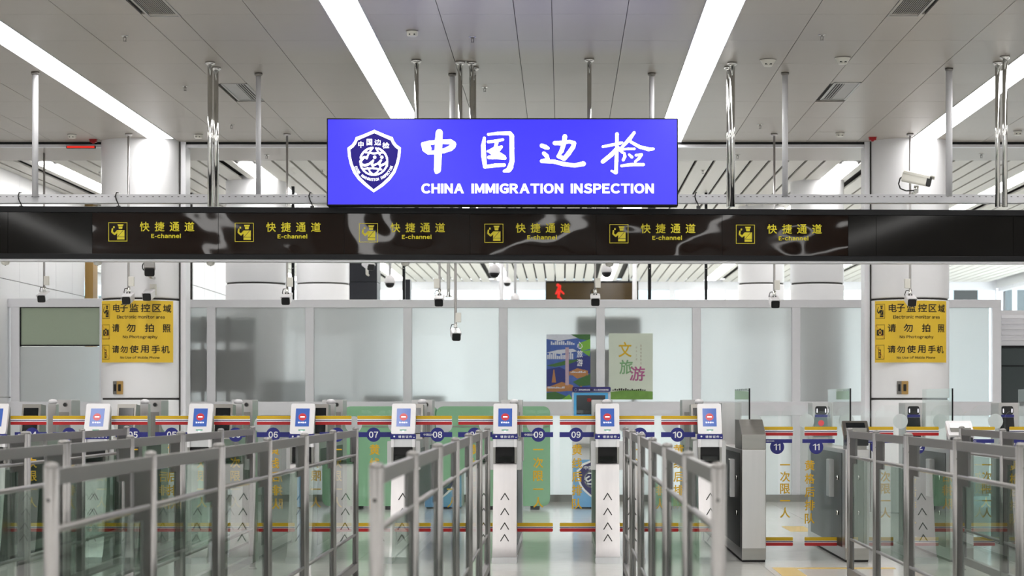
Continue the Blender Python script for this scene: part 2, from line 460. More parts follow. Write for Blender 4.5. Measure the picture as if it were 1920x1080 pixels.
# far wall of windows with daylight
far = struct(MB().box(XL, XR, YE, YE + .2, 0, .5).build('wall_far', 'wall_panel'))
nw = 8
for i in range(nw):
    a = XL + (XR - XL) * i / nw; b = a + (XR - XL) / nw
    q = struct(link('window_%d' % (i + 6), None))
    f = MB().box(a, a + .1, YE, YE + .15, .5, ZC).box(b - .05, b, YE, YE + .15, .5, ZC).box(a, b, YE + .02, YE + .13, .5, .58).box(a, b, YE + .02, YE + .13, 4.55, ZC)
    f.box((a + b) / 2 - .03, (a + b) / 2 + .03, YE + .03, YE + .12, .5, ZC)
    f.build('window_frame', 'frame_white', q)
    MB().box(a, b, YE + .07, YE + .08, .5, ZC).build('pane', 'window_glass', q)

# ------------------------------------------------------------------ round columns
def column(X, Y, r, label, strip_side, z_top, seams, name='round_column'):
    t = thing(name, label, 'column', (X, Y, 0))
    zz = [0] + seams + [z_top]
    prof = lambda a, b: [(r - .012, a), (r - .002, a + .008), (r, a + .016), (r, b - .016), (r - .002, b - .008), (r - .012, b)]
    MB().lathe([(r - .02, 0), (r - .02, z_top)], n=48).build('core', 'joint_dark', t)
    for a, b in zip(zz, zz[1:]):
        a2 = a + (.012 if a else 0); b2 = b - .012
        MB().lathe([(r, a2), (r, b2)] if False else prof(a2, b2), n=64).build('cladding', 'column_white', t)
    if strip_side:
        s_ = strip_side
        x0, x1 = sorted((s_ * (r - .015), s_ * (r + .07)))
        MB().box(x0, x1, -.1, .25, 0, z_top).build('side_strip', 'frame_white', t)
        x0, x1 = sorted((s_ * (r - .012), s_ * (r + .004)))
        MB().box(x0, x1, -.12, -.09, 0, z_top).build('shadow_joint', 'joint_dark', t)
    return t
YCOL, RC = 28.0, .522
CLX, CRX = PX(266, YCOL), PX(1704, YCOL)
sm = [PZ(748, YCOL), PZ(563, YCOL)]
colL = column(CLX, YCOL, RC, 'white round column with yellow monitor notice, at the left', 1, ZC + .1, sm)
colR = column(CRX, YCOL, RC, 'white round column with yellow monitor notice, at the right', -1, ZC + .1, sm)
for (u0, u1, Y, lb) in ((424, 537, 32.4, 'far round column right of the left chrome poles'), (1482, 1582, 32.4, 'far round column left of the right notice column'),
                        (556, 655, 36.5, 'distant round column beside the black wall'), (1384, 1470, 36.5, 'distant round column right of the thin black post')):
    column(PX((u0 + u1) / 2, Y), Y, PX(u1, Y) / 2 - PX(u0, Y) / 2, lb, 0, Z2 + .08, [PZ(533, Y)])

# yellow notices wrapped round the columns
def officer(b, fn, x0, z0, k):
    """saluting officer in a unit square"""
    g = lambda x, z: fn(x0 + x * k, z0 + z * k)
    b.flat([(.52, .80), (.76, .80), (.80, .90), (.48, .90)], g)
    b.flat([(.55, .66), (.73, .66), (.75, .78), (.53, .78)], g)
    b.flat([(.46, .10), (.85, .10), (.85, .60), (.46, .60)], g)
    b.stroke([(.48, .54, .055), (.33, .38, .05), (.19, .50, .045), (.21, .66, .04)], g)
    b.flat([(.25, .70), (.33, .70), (.33, .80), (.25, .80)], g)
    return b
def officer_cut(b, fn, x0, z0, k):
    g = lambda x, z: fn(x0 + x * k, z0 + z * k)
    b.stroke([(.50, .26, .012), (.80, .60, .012)], g, False)
    return b.stroke([(.46, .24, .012), (.85, .24, .012)], g, False)
def notice(X, a_mid, label):
    RB = .80
    t = thing('notice_board', label, 'sign', (X, YCOL, 0), 0, 'yellow notices on the columns')
    W, z0, z1 = .985, PZ(679.5, YCOL - RC), PZ(563.5, YCOL - RC)
    HH = z1 - z0
    def cyl(off):
        def fn(x, z):
            th = (x - W / 2) / RB
            return (a_mid + (RB + off) * math.sin(th), RB - RC - .012 - (RB + off) * math.cos(th), z0 + z * HH)
        return fn
    b = MB(); n = 28
    for i in range(n):
        b.flat([(W * i / n, 0), (W * (i + 1) / n, 0), (W * (i + 1) / n, 1), (W * i / n, 1)], cyl(0))
        b.sm[-1] = True
    b.build('board', 'yellow_board', t)
    f = cyl(.003); px = lambda x: (x - 95) / 1065 * W; pz = lambda z: 1 - (z - 50) / 945
    for bd, x0, x1, ya, yb in (('电', 300, 410, 100, 225), ('子', 410, 525, 100, 225), ('监', 545, 675, 100, 225), ('控', 705, 835, 100, 225), ('区', 862, 985, 105, 225), ('域', 1010, 1130, 105, 230),
                               ('请', 285, 400, 405, 530), ('勿', 505, 632, 405, 530), ('拍', 760, 885, 405, 530), ('照', 1005, 1120, 410, 535),
                               ('请', 285, 395, 735, 850), ('勿', 412, 525, 740, 850), ('使', 550, 675, 735, 850), ('用', 700, 815, 735, 850), ('手', 850, 970, 735, 855), ('机', 985, 1105, 735, 855)):
        MB().text(bd, px(x0), px(x1), pz(yb), pz(ya), f, .03).build('character', 'print_black', t)
    MB().text('Electronic monitor area', px(362), px(1035), pz(325), pz(272), f, .035).build('text_line', 'print_black', t)
    MB().text('No Photography', px(452), px(935), pz(640), pz(580), f, .035).build('text_line', 'print_black', t)
    MB().text('No Use of Mobile Phone', px(412), px(962), pz(940), pz(900), f, .035).build('text_line', 'print_black', t)
    ic = MB()
    fx = lambda x, z: f(px(110 + x * 135), pz(322 - z * 222))
    ic.frame(0, 1, 0, 1, .03, fx); officer(ic, fx, 0, 0, 1)
    fx2 = lambda x, z: f(px(110 + x * 132), pz(637 - z * 222))
    ic.frame(0, 1, 0, 1, .03, fx2)
    ic.flat([(.12, .25), (.88, .25), (.88, .65), (.62, .65), (.57, .74), (.43, .74), (.38, .65), (.12, .65)], fx2)
    fx3 = lambda x, z: f(px(107 + x * 130), pz(948 - z * 222))
    ic.frame(0, 1, 0, 1, .03, fx3)
    ic.flat([(.34, .10), (.62, .10), (.62, .68), (.34, .68)], fx3); ic.stroke([(.38, .68, .02), (.38, .86, .02)], fx3)
    ic.build('pictograms', 'print_black', t)
    f = cyl(.005)
    MB().arc(.5, .45, .14, 0, 360, .03, lambda x, z: f(px(110 + x * 132), pz(637 - z * 222)), 16).build('lens_ring', 'yellow_board', t)
    cut = MB(); fk = lambda x, z: f(px(110 + x * 135), pz(322 - z * 222)); officer_cut(cut, fk, 0, 0, 1)
    fp = lambda x, z: f(px(107 + x * 130), pz(948 - z * 222))
    cut.flat([(.40, .50), (.56, .50), (.56, .62), (.40, .62)], fp)
    for i in range(3): cut.flat([(.40, .16 + .1 * i), (.56, .16 + .1 * i), (.56, .20 + .1 * i), (.40, .20 + .1 * i)], fp)
    cut.build('cut_lines', 'yellow_board', t)
    f2 = cyl(.006); rd = MB()
    rd.stroke([(.02, .98, .012), (.98, .02, .012)], lambda x, z: f2(px(110 + x * 132), pz(637 - z * 222)))
    rd.stroke([(.02, .98, .012), (.98, .02, .012)], lambda x, z: f2(px(107 + x * 130), pz(948 - z * 222)))
    rd.build('red_bar', 'print_red', t)
notice(CLX, .02, 'yellow monitor-area notice with black pictograms on the left column')
notice(CRX, -.04, 'yellow monitor-area notice with black pictograms on the right column')
for X, a, l_ in ((CLX, -28, 'left'), (CRX, -22, 'right')):
    for k, (m_, da, wd, nm, lb) in enumerate((('steel_dark', 0, .07, 'switch_plate', 'small dark switch plate low on the %s column'), ('wood_tan', 7.5, .085, 'label_plate', 'small brass-coloured label plate low on the %s column'))):
        th = R(a + da); z = PZ(727, YCOL - .45)
        t = thing(nm, lb % l_, 'wall plate', (X + math.sin(th) * (RC + .002), YCOL - math.cos(th) * (RC + .002), z), th)
        MB().bbox(-wd / 2, wd / 2, -.014, .01, -.085, .085, .008).build('plate', m_, t)
        MB().bbox(-wd * .22, wd * .22, -.020, -.013, -.045, .045, .004).build('rocker' if not k else 'print', 'print_black' if k else 'black_plastic', t)

# ------------------------------------------------------------------ glass partition across the hall
YP = YW
wb = struct(link('wall_back', None))
zt0, zt1 = PZ(577, YP), PZ(562, YP); zb0, zb1 = PZ(779, YP), PZ(753, YP)
px_ = lambda u: PX(u, YP)
mull = [397, 581, 764.5, 943.5, 1126, 1306, 1492]
XA, XB = px_(348), px_(1625)
bev(MB().box(px_(-140), px_(200), YP - .06, YP + .08, PZ(576, YP), PZ(560, YP)).build('top_rail', 'frame_white', wb))
bev(MB().box(px_(330), px_(1640), YP - .06, YP + .08, zt0, zt1).build('top_rail', 'frame_white', wb))
bev(MB().box(px_(1770), px_(1876), YP - .06, YP + .08, zt0, zt1).build('top_rail', 'frame_white', wb))
for a, b in ((-140, 200), (330, 1640), (1770, 1876)):
    bev(MB().box(px_(a), px_(b), YP - .06, YP + .08, zb0, zb1).build('transom', 'frame_white', wb))
    struct(MB().box(px_(a), px_(b), YP - .07, YP + .09, 0, .1).build('baseboard_back', 'steel_dark')) if a == 330 else None
def mullion(u, wd=16):
    bev(MB().box(px_(u - wd / 2), px_(u + wd / 2), YP - .055, YP + .075, 0, zt0 + .02).build('mullion', 'frame_white', wb))
for u in mull + [30, 352, 1621, 1868, 196, -140]: mullion(u, 10 if u in (352, 1621) else 16)
edges = [352] + mull + [1621]
bays = list(zip(edges, edges[1:])) + [(1772, 1860), (-132, 22), ]
for a, b in bays:
    MB().box(px_(a + 6), px_(b - 6), YP - .006, YP + .006, zb1 - .01, zt0 + .01).build('pane', 'frosted', wb)
    MB().box(px_(a + 6), px_(b - 6), YP - .012, YP + .02, .08, zb0 + .01).build('lower_panel', 'lower_white', wb)
MB().box(px_(36), px_(192), YP - .006, YP + .006, zb1 - .01, PZ(650, YP)).build('pane', 'frosted', wb)
MB().box(px_(38), px_(192), YP - .006, YP + .006, PZ(647, YP), PZ(577, YP)).build('pane', 'frosted_green', wb)
MB().box(px_(36), px_(192), YP - .012, YP + .02, .08, zb0 + .01).build('lower_panel', 'lower_white', wb)
g = MB()
for a in ((37, 40, 576, 650), (37, 192, 646.5, 649), (37, 192, 575, 577.5)): g.box(px_(a[0]), px_(a[1]), YP - .03, YP + .02, PZ(a[3], YP), PZ(a[2], YP))
g.build('gasket', 'black_frame', wb)
# louvred block and dark window at the far right
lv = thing('louvre_cabinet', 'white louvred cabinet with a dark window at the right edge', 'cabinet', (px_(1878), YP, 0))
W_ = px_(2060) - px_(1878)
MB().box(0, W_, .02, .4, PZ(652, YP), PZ(582, YP)).build('upper_body', 'frame_white', lv); MB().box(0, W_, .05, .4, 0, PZ(760, YP)).build('lower_body', 'frame_white', lv)
for i in range(5):
    z = PZ(590 + 10.3 * i, YP)
    MB().prism_x([(-.01, z - .05), (.03, z - .065), (.03, z - .01), (.02, z - .005)], 0, W_).build('slat', 'frame_white', lv)
MB().box(0, W_, .03, .05, PZ(760, YP), PZ(652, YP)).build('window_pane', 'dark_panel', lv)
MB().box(0, W_, .0, .06, PZ(652, YP), PZ(648, YP)).box(.55, .57, .01, .05, PZ(760, YP), PZ(652, YP)).box(0, W_, .01, .05, PZ(687, YP), PZ(685, YP)).build('window_bar', 'black_frame', lv)

# things behind the frosted panes
def blk(name, label, cat, u0, u1, v0, v1, Y, m_, dep=.5, m2=None, vs=None):
    t = thing(name, label, cat, (PX((u0 + u1) / 2, Y), Y, 0))
    wd = PX(u1, Y) - PX(u0, Y); z1 = PZ(v0, Y); z0 = PZ(v1, Y)
    bev(MB().box(-wd / 2, wd / 2, 0, dep, z0, z1).build('body', m_, t), .02)
    if m2: MB().box(-wd / 2 + .03, wd / 2 - .03, -.012, .0, PZ(vs[1], Y), PZ(vs[0], Y)).build('front_panel', m2, t)
    for s_ in (-1, 1): MB().box(s_ * (wd / 2 - .1) - .03, s_ * (wd / 2 - .1) + .03, .05, dep - .05, 0, z0 + .01).build('leg', 'black_frame', t)
    return t
YS = 30.96
blk('display_board', 'dark display board blurred behind the pane right of the left column', 'display board', 340, 478, 655, 735, YS, 'black_wall', .06)
blk('display_board', 'grey header board above the dark display board behind the frosted pane', 'display board', 343, 480, 595, 643, YS + .08, 'teal_panel', .04)
for u in (382, 428):
    t = thing('support_post', 'dark post seen through frosted glass, %s' % ('left of the mullion' if u < 400 else 'right of the mullion'), 'post', (PX(u, YS), 30.92, 0))
    MB().box(-.025, .025, -.02, .02, 0, PZ(593, YS)).build('pole', 'black_frame', t); MB().box(-.06, .06, -.03, .03, 0, .02).build('foot', 'black_frame', t)
blk('display_board', 'dark display board hidden behind the two travel posters', 'display board', 1082, 1200, 655, 735, YS, 'black_wall', .06)
blk('display_board', 'grey header board above the two travel posters behind frosted glass', 'display board', 1080, 1202, 594, 630, YS + .08, 'teal_panel', .04)
for u, lb in ((490, 'grey padded chair back blurred behind frosted glass'),):
    blk('lounge_chair', lb, 'chair', u, u + 82, 713, 900, YS + .15, 'teal_panel', .5)
for u0, u1, lb in ((593, 648, 'first low grey bench blurred behind glass beside the far gates'), (684, 755, 'second low grey bench blurred behind glass, left of a mullion'), (774, 832, 'third low grey bench blurred behind glass, right of a mullion')):
    blk('bench', lb, 'bench', u0, u1, 741, 860, YS + .1, 'teal_panel', .5)

# travel posters taped to the partition
def poster(u0, u1, v0, v1, label):
    Y = YP - .012
    t = thing('poster', label, 'poster', (PX(u0, Y), Y, PZ(v1, Y)))
    return t, PX(u1, Y) - PX(u0, Y), PZ(v0, Y) - PZ(v1, Y)
def pm(name, c, r=.35): return mat(name, c, r, var=.12, bscale=30)
t, pw, ph = poster(1024.5, 1107, 627, 749, 'dark blue travel poster collage of city skylines and hills')
MB().box(0, pw, 0, .004, 0, ph).build('sheet', mat('poster_sky', '3f5ea8', .3, var=.35, bscale=9).name, t)
pm('poster_night', '26307a'); pm('poster_green', '3c6a34'); pm('poster_orange', 'b07a4a'); pm('poster_white', 'cfd3de'); pm('poster_leaf', '79b23f')
def figs(name, m_, polys, y=-.001):
    for p_ in polys: MB().flat([(x * pw, z * ph) for x, z in p_], lambda x, z: (x, y, z)).build(name, m_, t)
figs('cloud', 'poster_white', [[(0, .93), (.3, .9), (.55, .93), (.9, .96), (1, 1), (0, 1)], [(0, .72), (.25, .76), (.6, .78), (.7, .74), (.3, .70)]])
figs('night_sky', 'poster_night', [[(0, .20), (.45, .18), (.45, .45), (.3, .5), (0, .46)], [(.5, .42), (1, .40), (1, .68), (.75, .66), (.5, .56)]])
rnd = random.Random(3)
def sky_line(x0, x1, z0, hmax, n):
    out = []
    for i in range(n):
        a = x0 + (x1 - x0) * i / n; h_ = hmax * rnd.uniform(.35, 1)
        out.append([(a, z0), (a + (x1 - x0) / n * .75, z0), (a + (x1 - x0) / n * .75, z0 + h_), (a, z0 + h_)])
    return out
figs('tower_block', 'poster_white', sky_line(.02, .62, .62, .13, 14) + sky_line(.1, .65, .84, .07, 12), -.0015)
figs('hill', 'poster_green', [[(0, .52), (.45, .60), (.8, .62), (.5, .54), (.2, .50)], [(.55, 1), (.75, .93), (1, .9), (1, 1)], [(.6, .27), (1, .40), (1, .22), (.75, .2)], [(0, .1), (.2, .12), (.5, .04), (.3, 0), (0, 0)]], -.002)
figs('leaf', 'poster_leaf', [[(.72, .86), (1, .93), (1, .78), (.8, .74)], [(.8, .74), (1, .76), (.98, .66)], [(.35, 0), (.52, .08), (.6, 0)]], -.0025)
figs('city_lights', 'poster_orange', [[(0, .18), (.35, .27), (.6, .22), (.65, .14), (.3, .12), (0, .12)], [(.5, .42), (.7, .48), (.95, .44), (.9, .36), (.7, .32)], [(.12, .26), (.22, .26), (.18, .46), (.16, .46)]], -.002)
figs('tower_block', 'poster_orange', sky_line(.02, .98, .13, .08, 18) + sky_line(.52, .96, .37, .09, 12), -.0025)
figs('lit_window', 'poster_white', sky_line(.03, .42, .17, .03, 12) + sky_line(.55, .9, .41, .03, 9), -.003)
b = MB(); fn = lambda x, z: (x * pw, -.004, z * ph)
b.vtext('心旅游', .76, .13, .90, .50, fn, .02); b.build('lettering', 'white_print', t)
b = MB(); fn = lambda x, z: (x * pw, -.003, z * ph)
b.flat([(.43, .22), (.51, .22), (.51, .80), (.43, .80)], fn); b.build('text_strip', pm('poster_pink', 'b9a0ae').name, t)
t, pw, ph = poster(1141.5, 1224, 625, 749, 'pale travel poster with large coloured brush characters over green grass')
MB().box(0, pw, 0, .004, 0, ph).build('sheet', mat('poster_pale', 'cfd8c8', .3, var=.08, bscale=2).name, t)
figs('grass', mat('poster_grass', '6f9a45', .4, var=.2, bscale=14).name, [[(0, 0), (1, 0), (1, .12), (.6, .14), (.3, .135), (0, .11)]])
figs('tower_block', 'print_black', sky_line(.08, .85, .135, .035, 16), -.002)
for ch, m_, x0, x1, z0, z1 in (('文', 'stripe_yellow', .22, .52, .64, .87), ('旅', mat('print_green', '7aa878', .5, var=.1).name, .24, .55, .38, .60), ('游', mat('print_magenta', 'b0608e', .5, var=.1).name, .47, .82, .28, .50)):
    MB().text(ch, x0 * pw, x1 * pw, z0 * ph, z1 * ph, lambda x, z: (x, -.002, z), .03).build('lettering', m_, t)
b = MB(); fn = lambda x, z: (x * pw, -.002, z * ph)
mat('print_brown', '9a8a70', .5, var=.1)
MB().vtext('山水之间', .63, .03, .82, .58, fn, .0).build('text_column', 'print_brown', t); MB().vtext('美景如画常在', .73, .03, .84, .52, fn, 0).build('text_column', 'print_brown', t)

# ------------------------------------------------------------------ rear hall
wa = struct(link('wall_side_rear', None))
ys_ = [30.2, 31.43, 32.55, 33.68, 34.82, 35.68]
XWL = -8.0
MB().box(XWL - .3, XWL - .015, 30.95, 35.66, 0, Z2).build('backing', 'joint_dark', wa)
for a, b_ in zip(ys_, ys_[1:]):
    for z0, z1 in ((.02, 1.5), (1.51, 3.2), (3.21, Z2)):
        MB().box(XWL - .02, XWL, a + .004, b_ - .004, z0, z1).build('wall_panel', 'wall_panel', wa)
t = thing('timber_pillar', 'tan wooden pillar beyond the left wall panels', 'pillar', (PX(168, 36), 36, 0))
bev(MB().box(-.07, .07, -.05, .3, 0, Z2).build('shaft', 'wood_tan', t)); MB().box(-.09, .09, -.07, .32, 0, .12).build('plinth', 'steel_dark', t)
wc = struct(link('wall_block_rear', None))
MB().box(PX(352, 35), PX(352, 35) + .25, 34, 40.5, 0, Z2).build('backing', 'joint_dark', wc)
for i in range(6):
    for z0, z1 in ((.02, 1.6), (1.61, 3.3), (3.31, Z2)):
        MB().box(PX(352, 35) + .24, PX(352, 35) + .262, 34 + 1.08 * i, 34 + 1.08 * i + 1.07, z0, z1).build('wall_panel', 'wall_panel', wc)
bw = struct(link('wall_black_rear', None))
x0, x1 = PX(645, 37.5), PX(707, 37.5)
MB().box(x0, x1, 37.5, 38.2, 0, PZ(529, 37.5)).build('lower_cladding', 'black_wall', bw)
MB().box(x0, x1, 37.5, 38.2, PZ(528, 37.5), Z2).build('upper_cladding', 'black_wall', bw)
MB().box(x0 + .08, x0 + .09, 37.49, 37.5, 0, Z2).build('joint_strip', 'frame_white', bw)
pb = [(549, 5, 33, 'thin black post just left of a distant round column'), (757, 5, 34, 'thin black post with a rivet left of the hanging cameras'), (1218, 6, 34, 'thin black post right of the brown hanging display'), (1324, 5, 34, 'thin black post beside the distant right column')]
for u, wd, Y, lb in pb:
    t = thing('black_post', lb, 'post', (PX(u, Y), Y, 0))
    MB().box(-wd / 2 * Y / F, wd / 2 * Y / F, 0, .08, 0, Z2 + .05).build('shaft', 'black_frame', t)
    MB().tube((0, -.008, PZ(503, Y)), (0, .002, PZ(503, Y)), .007).build('rivet', 'chrome', t)
t = thing('dark_cabinet', 'dark panel standing beside the thin black post', 'cabinet', (PX(763, 40), 40, 0))
MB().box(-.06, .06, 0, .4, .05, PZ(524, 40)).build('body', 'black_wall', t); MB().box(-.07, .07, .02, .38, 0, .05).build('plinth', 'steel_dark', t)
for u, lb in ((940, 'slim white post left of the brown hanging display'), (1190, 'slim white post at the right end of the brown display')):
    t = thing('white_post', lb, 'post', (PX(u, 40), 40, 0))
    MB().tube((0, 0, 0), (0, 0, Z2 + .05), .045).build('shaft', 'pipe_white', t); MB().tube((0, 0, 0), (0, 0, .03), .09).build('base_flange', 'chrome', t)
# hanging led display
Y = 45.0
t = thing('led_display', 'brown hanging display with a red lit figure behind the partition', 'display', (PX(1023, Y), Y, PZ(588, Y)))
dw, dh = PX(1197, Y) - PX(1023, Y), PZ(527, Y) - PZ(588, Y)
MB().box(0, dw, 0, .2, 0, dh).build('casing', 'black_frame', t)
MB().box(.02, dw - .02, -.006, 0, .02, dh - .04).build('face', mat('display_brown', '3a2c10', .12, var=.2, bscale=2, bump=.12).name, t)
b = MB(); fn = lambda x, z: (x, -.01, z)
b.stroke([(.22, .42, .02), (.30, .58, .03), (.27, .35, .03)], fn); b.disc(.26, .60, .035, fn); b.stroke([(.30, .50, .02), (.38, .42, .02)], fn); b.stroke([(.27, .38, .02), (.36, .26, .02)], fn)
b.build('figure', 'led_red', t)
for xx in (.2, dw - .2): MB().tube((xx, .1, dh), (xx, .1, Z2 + .05 - PZ(588, Y)), .015).build('hanger', 'chrome', t)
# outside: pale buildings and trees in the daylight
for x0, x1, z, Y, lb in ((-30, -16, 14, 95, 'pale office block outside the far windows, left'), (-3, 6, 16, 110, 'pale office block outside the middle windows'), (16, 34, 13, 90, 'pale office block outside the far windows, right')):
    t = thing('office_block', lb, 'building', ((x0 + x1) / 2, Y, -1))
    hw = (x1 - x0) / 2
    MB().box(-hw, hw, 0, 8, 0, z).build('wall', 'pale_building', t)
    n = int(hw)
    for i in range(n):
        for j in range(3):
            part('window', ('ow', n), lambda b: b.box(-.5, .5, -.05, .02, 0, 1.6), 'dark_glass', t, (-hw + 2 * (i + .5), 0, 2 + j * 3.6))
    MB().box(-hw - .2, hw + .2, -.2, 8.2, z, z + .5).build('parapet', 'frame_white', t)
struct(MB().box(-80, 80, YE + .3, 140, -1.2, -1.0).build('ground_outside', 'floor_joint'))

# ------------------------------------------------------------------ sign band across the gates
ang = math.atan2(-.0, 1)
Yb = 21.2
bA = Vector((PX(-395, 20.88), 20.88, 0)); bB = Vector((PX(2420, 21.51), 21.51, 0))
rz = math.atan2(bB.y - bA.y, bB.x - bA.x)
zb_, zt_ = PZ(487.5, 21.15), PZ(390, 21.15)
band = thing('sign_band', 'long dark overhead sign band with yellow lane lettering across all gates', 'sign', (bA.x, bA.y, zb_), rz)
BL = (bB - bA).length; BH = zt_ - zb_
def bx(u):                                   # picture column to a place along the band
    k = (u - CX) / F
    dx, dy = bB.x - bA.x, bB.y - bA.y
    s_ = (k * bA.y - bA.x) / (dx - k * dy)
    return s_ * BL
bz = lambda v, u=960: PZ(v, bA.y + (bB.y - bA.y) * bx(u) / BL) - zb_
MB().box(0, BL, .03, .2, .02, BH - .02).build('back_box', 'black_frame', band)
bev(MB().box(0, BL, -.02, .21, BH - .058, BH).build('top_rail', 'black_frame', band))
bev(MB().box(0, BL, -.02, .21, 0, .052).build('bottom_rail', 'black_frame', band))
MB().box(0, BL, .0, .19, -.02, .0).build('light_ledge', 'frame_white', band)
ed = [-390, -230, -80, 15, 173] + [173 + 236.2 * i for i in range(1, 7)] + [1643, 1900, 2150, 2415]
ic_u = [221, 458, 691, 926, 1160.5, 1397.5]
for i, (a, b_) in enumerate(zip(ed, ed[1:])):
    lit = 4 <= i <= 9
    p = MB().box(bx(a) + .002, bx(b_) - .002, .0, .03, .05, BH - .055).build('face_panel', 'band_brown' if lit else 'band_grey', band)
    if lit:
        u = ic_u[i - 4]; dv = (u - 221) / 1177 * 4.4
        fn = lambda x, z: (bx(x), -.0012, bz(-z, x))
        b = MB().frame(u - 17.7, u + 17.7, -(452.5 + dv), -(417 + dv), 1.0, fn)
        b.build('pictogram_frame', 'band_yellow', p)
        officer(MB(), fn, u - 17.7, -(452.5 + dv), 35.4).build('officer_pictogram', 'band_yellow', p)
        for j, ch in enumerate('快捷通道'): MB().text(ch, u + 41 + 28 * j, u + 59.5 + 28 * j, -(434 + dv), -(416 + dv), fn, .03).build('character', 'band_yellow', p)
        MB().text('E-channel', u + 62.5, u + 118, -(446.5 + dv), -(438 + dv), fn, .08, 1.25).build('word', 'band_yellow', p)
        fn2 = lambda x, z: (bx(x), -.002, bz(-z, x))
        officer_cut(MB(), fn2, u - 17.7, -(452.5 + dv), 35.4).build('cut_lines', 'band_cut', p)
for u, lb in ((10, 'small pale dome under the left end of the dark band'), (183, 'small pale dome under the band beside the left column'), (395, 'small pale dome under the band right of the left column'), (760, 'small pale dome under the band above the dark post'), (1143, 'small pale dome under the band by the white dome cameras')):
    Y = bA.y + (bB.y - bA.y) * bx(u) / BL + .08
    t = thing('dome_detector', lb, 'detector', (PX(u, Y), Y, zb_ - .02), 0, 'domes under the sign band')
    MB().lathe([(.012, -.038), (.03, -.033), (.04, -.02), (.042, -.008), (.042, 0)]).build('dome', 'device_white', t)
    MB().lathe([(.006, -.041), (.008, -.036)], n=8).build('sensor_eye', 'black_plastic', t)

# blue immigration sign
YSG = 20.86
sx0, sx1, sz0, sz1 = PX(612.5, YSG), PX(1271.5, YSG), PZ(385.5, YSG), PZ(221.5, YSG)
sg = thing('immigration_sign', 'large lit blue sign with white emblem and lettering above the dark band', 'sign', (0, YSG, 0))
bev(MB().box(sx0, sx1, .006, .2, sz0, sz1).build('casing', 'black_frame', sg))
MB().box(sx0 + .012, sx1 - .012, -.001, .006, sz0 + .012, sz1 - .012).build('lit_face', 'sign_blue', sg)
fS = lambda dy: (lambda x, z: (PX(x, YSG), -dy, PZ(-z, YSG)))     # picture columns and rows on the sign face
f1 = fS(.003)
q = 460 / 1920                                                    # brush characters, drawn in the units of a close view
fc = lambda x, z: f1(780 + x * q, -(230 + z * q))
def brush(*strokes):
    b = MB()
    for s_ in strokes: b.stroke([(x, z, r * 1.13) for x, z, r in s_], fc)
    return b
brush([(182, 78, 24), (178, 140, 26), (173, 250, 26), (168, 370, 24), (160, 388, 12)],                      # zhong
      [(55, 168, 14), (75, 205, 24), (100, 228, 20), (118, 234, 12)], [(60, 165, 12), (110, 158, 16), (180, 150, 14), (270, 150, 18), (295, 170, 18), (270, 200, 20), (215, 222, 16), (150, 232, 14), (105, 235, 12)],
      [(85, 180, 22), (100, 205, 20)], [(295, 160, 14), (290, 185, 18), (255, 208, 16)]).build('brush_character', 'sign_white', sg)
brush([(535, 120, 10), (526, 180, 15), (530, 260, 17), (540, 345, 14)], [(565, 92, 9), (640, 84, 11), (735, 84, 14), (750, 105, 16), (750, 200, 16), (752, 300, 16), (738, 350, 20), (725, 370, 18), (690, 380, 10)],
      [(545, 345, 12), (620, 335, 13), (690, 332, 12)], [(565, 150, 10), (620, 145, 11), (680, 133, 9)], [(635, 145, 12), (620, 200, 12), (600, 270, 16)], [(560, 225, 7), (610, 205, 10), (668, 190, 10)], [(570, 272, 12), (630, 268, 16), (695, 278, 12)],
      [(610, 200, 8), (570, 225, 8), (600, 245, 10), (660, 245, 10), (690, 268, 12)], [(668, 190, 10), (630, 240, 10)]).build('brush_character', 'sign_white', sg)
brush([(985, 180, 15), (1015, 192, 15), (1035, 200, 10)], [(1000, 240, 13), (1022, 260, 15), (1035, 285, 10), (985, 300, 12)], [(985, 302, 13), (1080, 305, 14), (1160, 325, 15), (1240, 335, 14), (1310, 322, 17)],
      [(1085, 160, 14), (1130, 160, 15), (1200, 148, 12), (1238, 160, 14), (1230, 190, 15), (1195, 240, 16), (1160, 282, 15), (1120, 265, 14)], [(1165, 108, 16), (1158, 160, 16), (1140, 220, 15), (1110, 265, 10)]).build('brush_character', 'sign_white', sg)
brush([(1462, 188, 9), (1530, 175, 10), (1600, 160, 10), (1615, 155, 6)], [(1573, 88, 12), (1572, 200, 12), (1568, 300, 13), (1565, 392, 12), (1530, 378, 7)], [(1580, 190, 10), (1530, 250, 15), (1462, 305, 14)], [(1580, 200, 12), (1618, 235, 9)],
      [(1708, 78, 10), (1670, 130, 14), (1590, 215, 8)], [(1680, 150, 10), (1750, 190, 12), (1820, 208, 13), (1858, 206, 9)], [(1610, 210, 8), (1660, 205, 8), (1710, 205, 8)], [(1630, 240, 9), (1635, 265, 10), (1622, 292, 10)],
      [(1668, 250, 8), (1690, 270, 10)], [(1720, 255, 8), (1765, 250, 10), (1745, 280, 10), (1715, 305, 8)], [(1608, 338, 9), (1690, 328, 12), (1780, 328, 10)]).build('brush_character', 'sign_white', sg)
for wd_, a, b_ in (('CHINA', 790, 870), ('IMMIGRATION', 884, 1056), ('INSPECTION', 1070, 1226)): MB().text(wd_, a, b_, -363, -344, f1, .095, 1.05).build('word', 'sign_white', sg)
